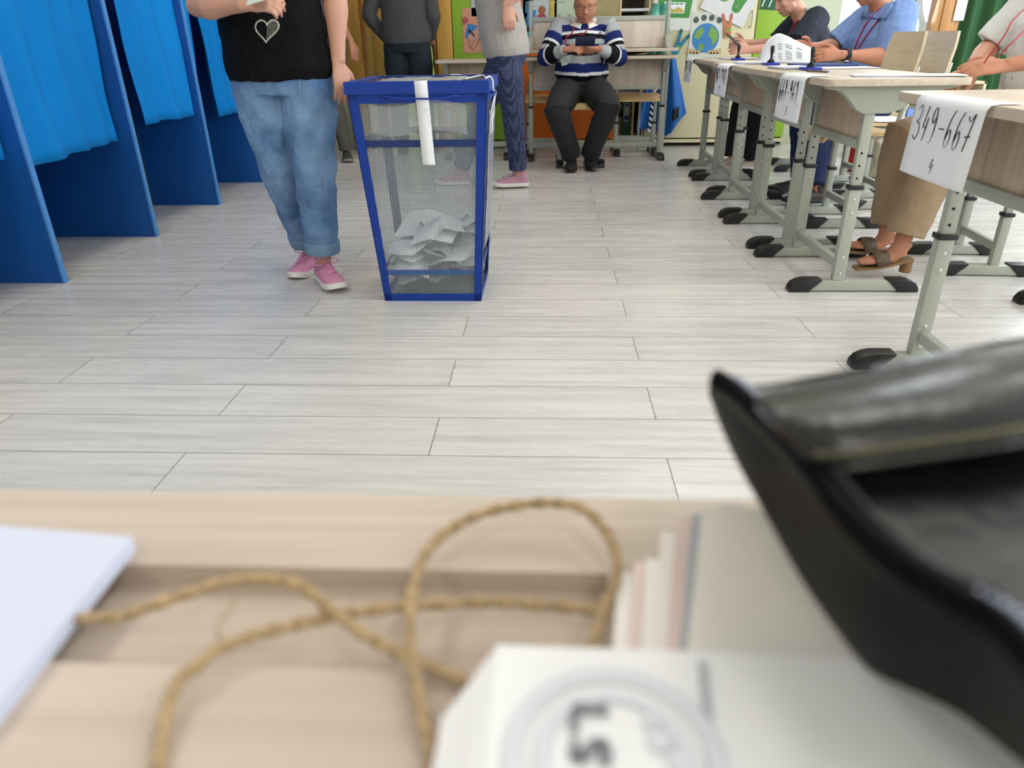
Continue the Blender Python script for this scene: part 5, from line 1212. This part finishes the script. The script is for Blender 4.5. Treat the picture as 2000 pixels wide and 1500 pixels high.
tw([(850,1560,0),(838,1450,.001),(815,1350,.003),(800,1240,.003),(806,1150,.004),(835,1075,.006),(900,1020,.008),(980,992,.010),(1070,982,.012),(1140,995,.012),(1190,1050,.009),(1205,1110,.005),(1188,1170,.003),(1165,1230,.002),(1150,1300,.001)])
for s_ in ((300,200),):
    pass
q=smooth_line([G(x,y,.764) for x,y in ((430,1250),(425,1220),(445,1195),(462,1170))],4); mb.tube(q,.0004,n=5)
tag(mb.build('twine',twm,None,smooth=True),'rough jute twine looping across the foreground desk','twine')
# ballots: lower stack (near) and upper fan
random.seed(5)
def ballot(k,corner,ang,w,l,z,label,m=white,curl=0,tilt=0,extra=None):
    """corner: far-left corner in desk coordinates; ang: heading of the top edge"""
    t=thing('ballot_paper',label,'ballot',corner,0,'ballot papers stacked on the foreground desk')
    ux=V((math.cos(R(ang)),math.sin(R(ang)),0)); uy=V((ux.y,-ux.x,0)); c=V((corner[0],corner[1],z))
    def P(u,v): 
        p=c+ux*(w*u)+uy*(l*v); p.z+=tilt*(1-v)**2.6*l+curl*math.sin(u*3.14)*l*.1; return tuple(p)
    mb=MB(); mb.grid(P,10,10,.0005,(0,0,1)); mb.build('sheet',m,t,smooth='angle')
    if extra: extra(t,P)
    return t
cA=G(968,1258,.7745)
for k in range(9):
    z=.7690+k*.0010; dx=-(8-k)*.0024*(1 if k<5 else .8); 
    px=968-(8-k)*13; py=1262+(8-k)*17
    c=G(px,py,z)
    def stampx(t,P):
        f=lambda x,y: G(x,y,z+.0011)
        cc=G(1200,1478,z+.0012)
        for r_,wd in ((.0235,.0022),(.0168,.0018)):
            mb=MB(); n=48; vs=[];fs=[]
            for i in range(n):
                a=2*math.pi*i/n; 
                for rr in (r_-wd,r_+wd): vs.append((cc.x+rr*math.cos(a),cc.y+rr*math.sin(a),cc.z))
                for rr in (r_+wd,r_-wd): vs.append((cc.x+rr*math.cos(a),cc.y+rr*math.sin(a),cc.z+.0002))
            for i in range(n):
                j=(i+1)%n
                for q in range(4): fs.append((i*4+q,i*4+(q+1)%4,j*4+(q+1)%4,j*4+q))
            mb.add(vs,fs); mb.build('stamp_ring',stampink,t)
        mb=MB()
        L=[[(1190,1384),(1122,1380)],[(1122,1380),(1119,1440)],]
        def bar(a,b,w_): mb.bar(G(a[0],a[1],z+.0016),G(b[0],b[1],z+.0016),w_,.0003)
        bar((1188,1386),(1121,1382),.0030); bar((1124,1384),(1120,1428),.0022)
        S_=[(1122,1462),(1124,1482),(1140,1478),(1156,1456),(1172,1446),(1184,1458),(1184,1482),(1176,1492)]
        for a,b in zip(S_[:-1],S_[1:]): bar(a,b,.0028)
        for d_ in ((1122,1450),): p=G(d_[0],d_[1],z+.0016); mb.prism([(p.x+.0011*math.cos(a*.5),p.y+.0011*math.sin(a*.5)) for a in range(12)],'z',p.z,p.z+.0003)
        mb.build('lettering',softink,t)
        mb=MB(); mb.bar(G(1372,1292,z+.0012),G(1396,1560,z+.0012),.0022,.0003); mb.build('fold_line',mat('soft_fold_grey','#b9bdc8',.8),t)
        mb=MB(); 
        for (x,y,r_) in ((1268,1408,.0018),(1288,1445,.003),(1325,1485,.0026)): 
            p=G(x,y,z+.0012+r_*.08); mb.prism([(p.x+r_*math.cos(a*.45),p.y+r_*math.sin(a*.45)) for a in range(14)],'z',p.z,p.z+.0002)
        mb.build('stamp_emblem',stampink,t)
    ballot(k,(c.x,c.y,z),-1.2+random.uniform(-1,1)*.6,.21,.16,z,'stamped ballot with a blue round stamp, topmost of the near stack' if k==8 else 'white ballot edge in the near stack, %s below the stamped one'%['eighth','seventh','sixth','fifth','fourth','third','second','first'][k],mat('bright_ballot_paper','#f1f2f6',.7,0,(5,.01)),0,0,stampx if k==8 else None)
fan=[(1205,1118,'w'),(1240,1100,'p'),(1262,1092,'w'),(1292,1040,'w'),(1322,1012,'p'),(1352,1004,'g'),(1372,990,'w'),(1405,985,'w')]
for k,(x,y,c_) in enumerate(fan):
    z=.7606+.0009*k; lift=.004+.0019*k
    c=G(x,y,z+lift)
    m_={'w':white_warm,'p':pinkish,'g':greyp}[c_]
    ballot(k,(c.x,c.y,z),-7-1.2*k,.20,.115,z,'curled %s ballot in the fan behind the stamped one, %s from the left'%({'w':'white','p':'pinkish','g':'grey'}[c_],['first','second','third','fourth','fifth','sixth','seventh','last'][k]) if k<7 else 'topmost curled ballot of the fan beside the black bag',m_,0,lift/.115,None)

# black leather bag
leather=mat('black_leather','#040506',.4,0,(30,.2),(140,.15,.002),.07)
leatherm=mat('black_leather_face','#0b0d10',.27,0,(14,.25),(160,.25,.002),.5)
thread=mat('grey_thread','#b4bcd6',.4)
bag=thing('leather_bag','large glossy black leather bag lying on the right of the foreground desk','bag',(.14,.14,.76))
seamL=[(1398,752),(1432,775),(1478,818),(1530,870),(1585,940),(1650,1025),(1740,1110),(1850,1180),(1960,1250),(2080,1390),(2200,1520)]
outl=[(1384,762),(1400,815),(1440,905),(1500,1015),(1560,1125),(1625,1220),(1700,1310),(1790,1362),(1870,1410),(2000,1500),(2150,1600)]
topE=[(1400,757),(1500,750),(1620,728),(1740,708),(1860,686),(1980,662),(2100,640),(2260,612),(2420,590)]
zs=lambda t: .842-.020*math.exp(-t*9)
n=40
SL=smooth_line([(a,b,0) for a,b in seamL],4); OL=smooth_line([(a,b,0) for a,b in outl],4); TE=smooth_line([(a,b,0) for a,b in topE],5)
def samp(L,t):
    x=t*(len(L)-1); i=min(int(x),len(L)-2); return L[i]+(L[i+1]-L[i])*(x-i)
def seamP(t): 
    p=samp(SL,t); return G(p.x,p.y,.826+.004*t)
def outP(t):
    p=samp(OL,t); return G(p.x,p.y,.817-.052*min(1,t*1.25))
def topP(t):
    p=samp(TE,t); return G(p.x,p.y,.826+.012*t)
def face(u,v):     # u along the seam, v towards the right
    a=seamP(u); far=topP(1)+V((.05,0,0)); end=V((.36,.02,.838))
    b=topP(v) ; cc=seamP(u)
    # Coons-like sweep between the seam line and the top edge
    r_=far+(end-far)*u
    p=(1-v)*a+v*r_+((1-u)*topP(v)+u*(seamP(1)+(end-seamP(1))*v))-((1-u)*((1-v)*seamP(0)+v*far)+u*((1-v)*seamP(1)+v*end))
    p.z+=.0012*noise.noise(V((u*3,v*3,0)))
    return tuple(p)
mb=MB(); mb.grid(face,36,30,.003,(0,0,-1)); mb.build('face_panel',leatherm,bag,smooth=True)
def gus(u,v):
    a=seamP(u); b=outP(u); p=a+(b-a)*v; p=p+V((-.0,-.0,-.004*math.sin(v*3.14))); return tuple(p)
mb=MB(); mb.grid(gus,36,10,.003,(0.3,0,-.4)); mb.build('gusset',leather,bag,smooth=True)
def bot(u,v):
    a=outP(u); q=samp(OL,u); b=G(max(q.x+30,1505),max(q.y+5,990),.7605); p=a+(b-a)*v; p.z=max(.7605,p.z); return tuple(p)
mb=MB(); mb.grid(bot,36,4,.003,(.5,0,.5)); mb.build('underside',leather,bag,smooth=True)
def backw(u,v):
    a=topP(u); b=G(1500+760*u,990,.7605); p=a+(b-a)*v; return tuple(p)
mb=MB(); mb.grid(backw,24,6,.003,(0,-1,0)); mb.build('rear_wall',leather,bag,smooth=True)
mb=MB(); mb.tube([seamP(i/50)+V((0,0,.0015)) for i in range(51)],[(.0042,.0028)]*51,n=10); rl=mb.build('piping',leather,bag,smooth=True)
mb=MB()
for i in range(46):
    t_=.04+.94*i/46; a=seamP(t_)+V((.0035,.001,.0035)); b=seamP(t_+.010)+V((.0035,.001,.0035)); mb.tube([a,b],.0011,n=6)
mb.build('stitching',thread,rl)
# raised band along the far edge with its own hem
def bandf(u,v):
    A1=[(1470,772),(1560,762),(1680,745),(1800,722),(1920,700),(2060,672),(2260,630)]
    A2=[(1600,906),(1660,908),(1740,897),(1830,884),(1920,872),(2040,850),(2260,800)]
    S1=smooth_line([(a,b,0) for a,b in A1],4); S2=smooth_line([(a,b,0) for a,b in A2],4)
    p=samp(S1,u).lerp(samp(S2,u),v); z=.8335+.008*u+.0062*math.sin(min(1,v*1.15)**.6*3.0)-.003*(v>.97)
    return tuple(G(p.x,p.y,z))
mb=MB(); mb.grid(bandf,24,14,.003,(0,0,-1)); bn=mb.build('flap_band',leatherm,bag,smooth=True)
mb=MB()
for i in range(40):
    a=V(bandf(.02+.95*i/40,.90))+V((0,0,.001)); b=V(bandf(.02+.95*(i+.62)/40,.90))+V((0,0,.001)); mb.tube([a,b],.0007,n=6)
mb.build('stitching',mat('olive_thread','#6f6c50',.6),bn)
sm=[(1620,912),(1660,960),(1720,1030),(1790,1090),(1870,1135),(1950,1160)]
mb=MB(); mb.tube([G(p.x,p.y,.8325) for p in smooth_line([(a,b,0) for a,b in sm],5)],[(.0016,.001)]*26,n=8); mb.build('curved_seam',mat('seam_black','#030304',.6),bag,smooth=True)
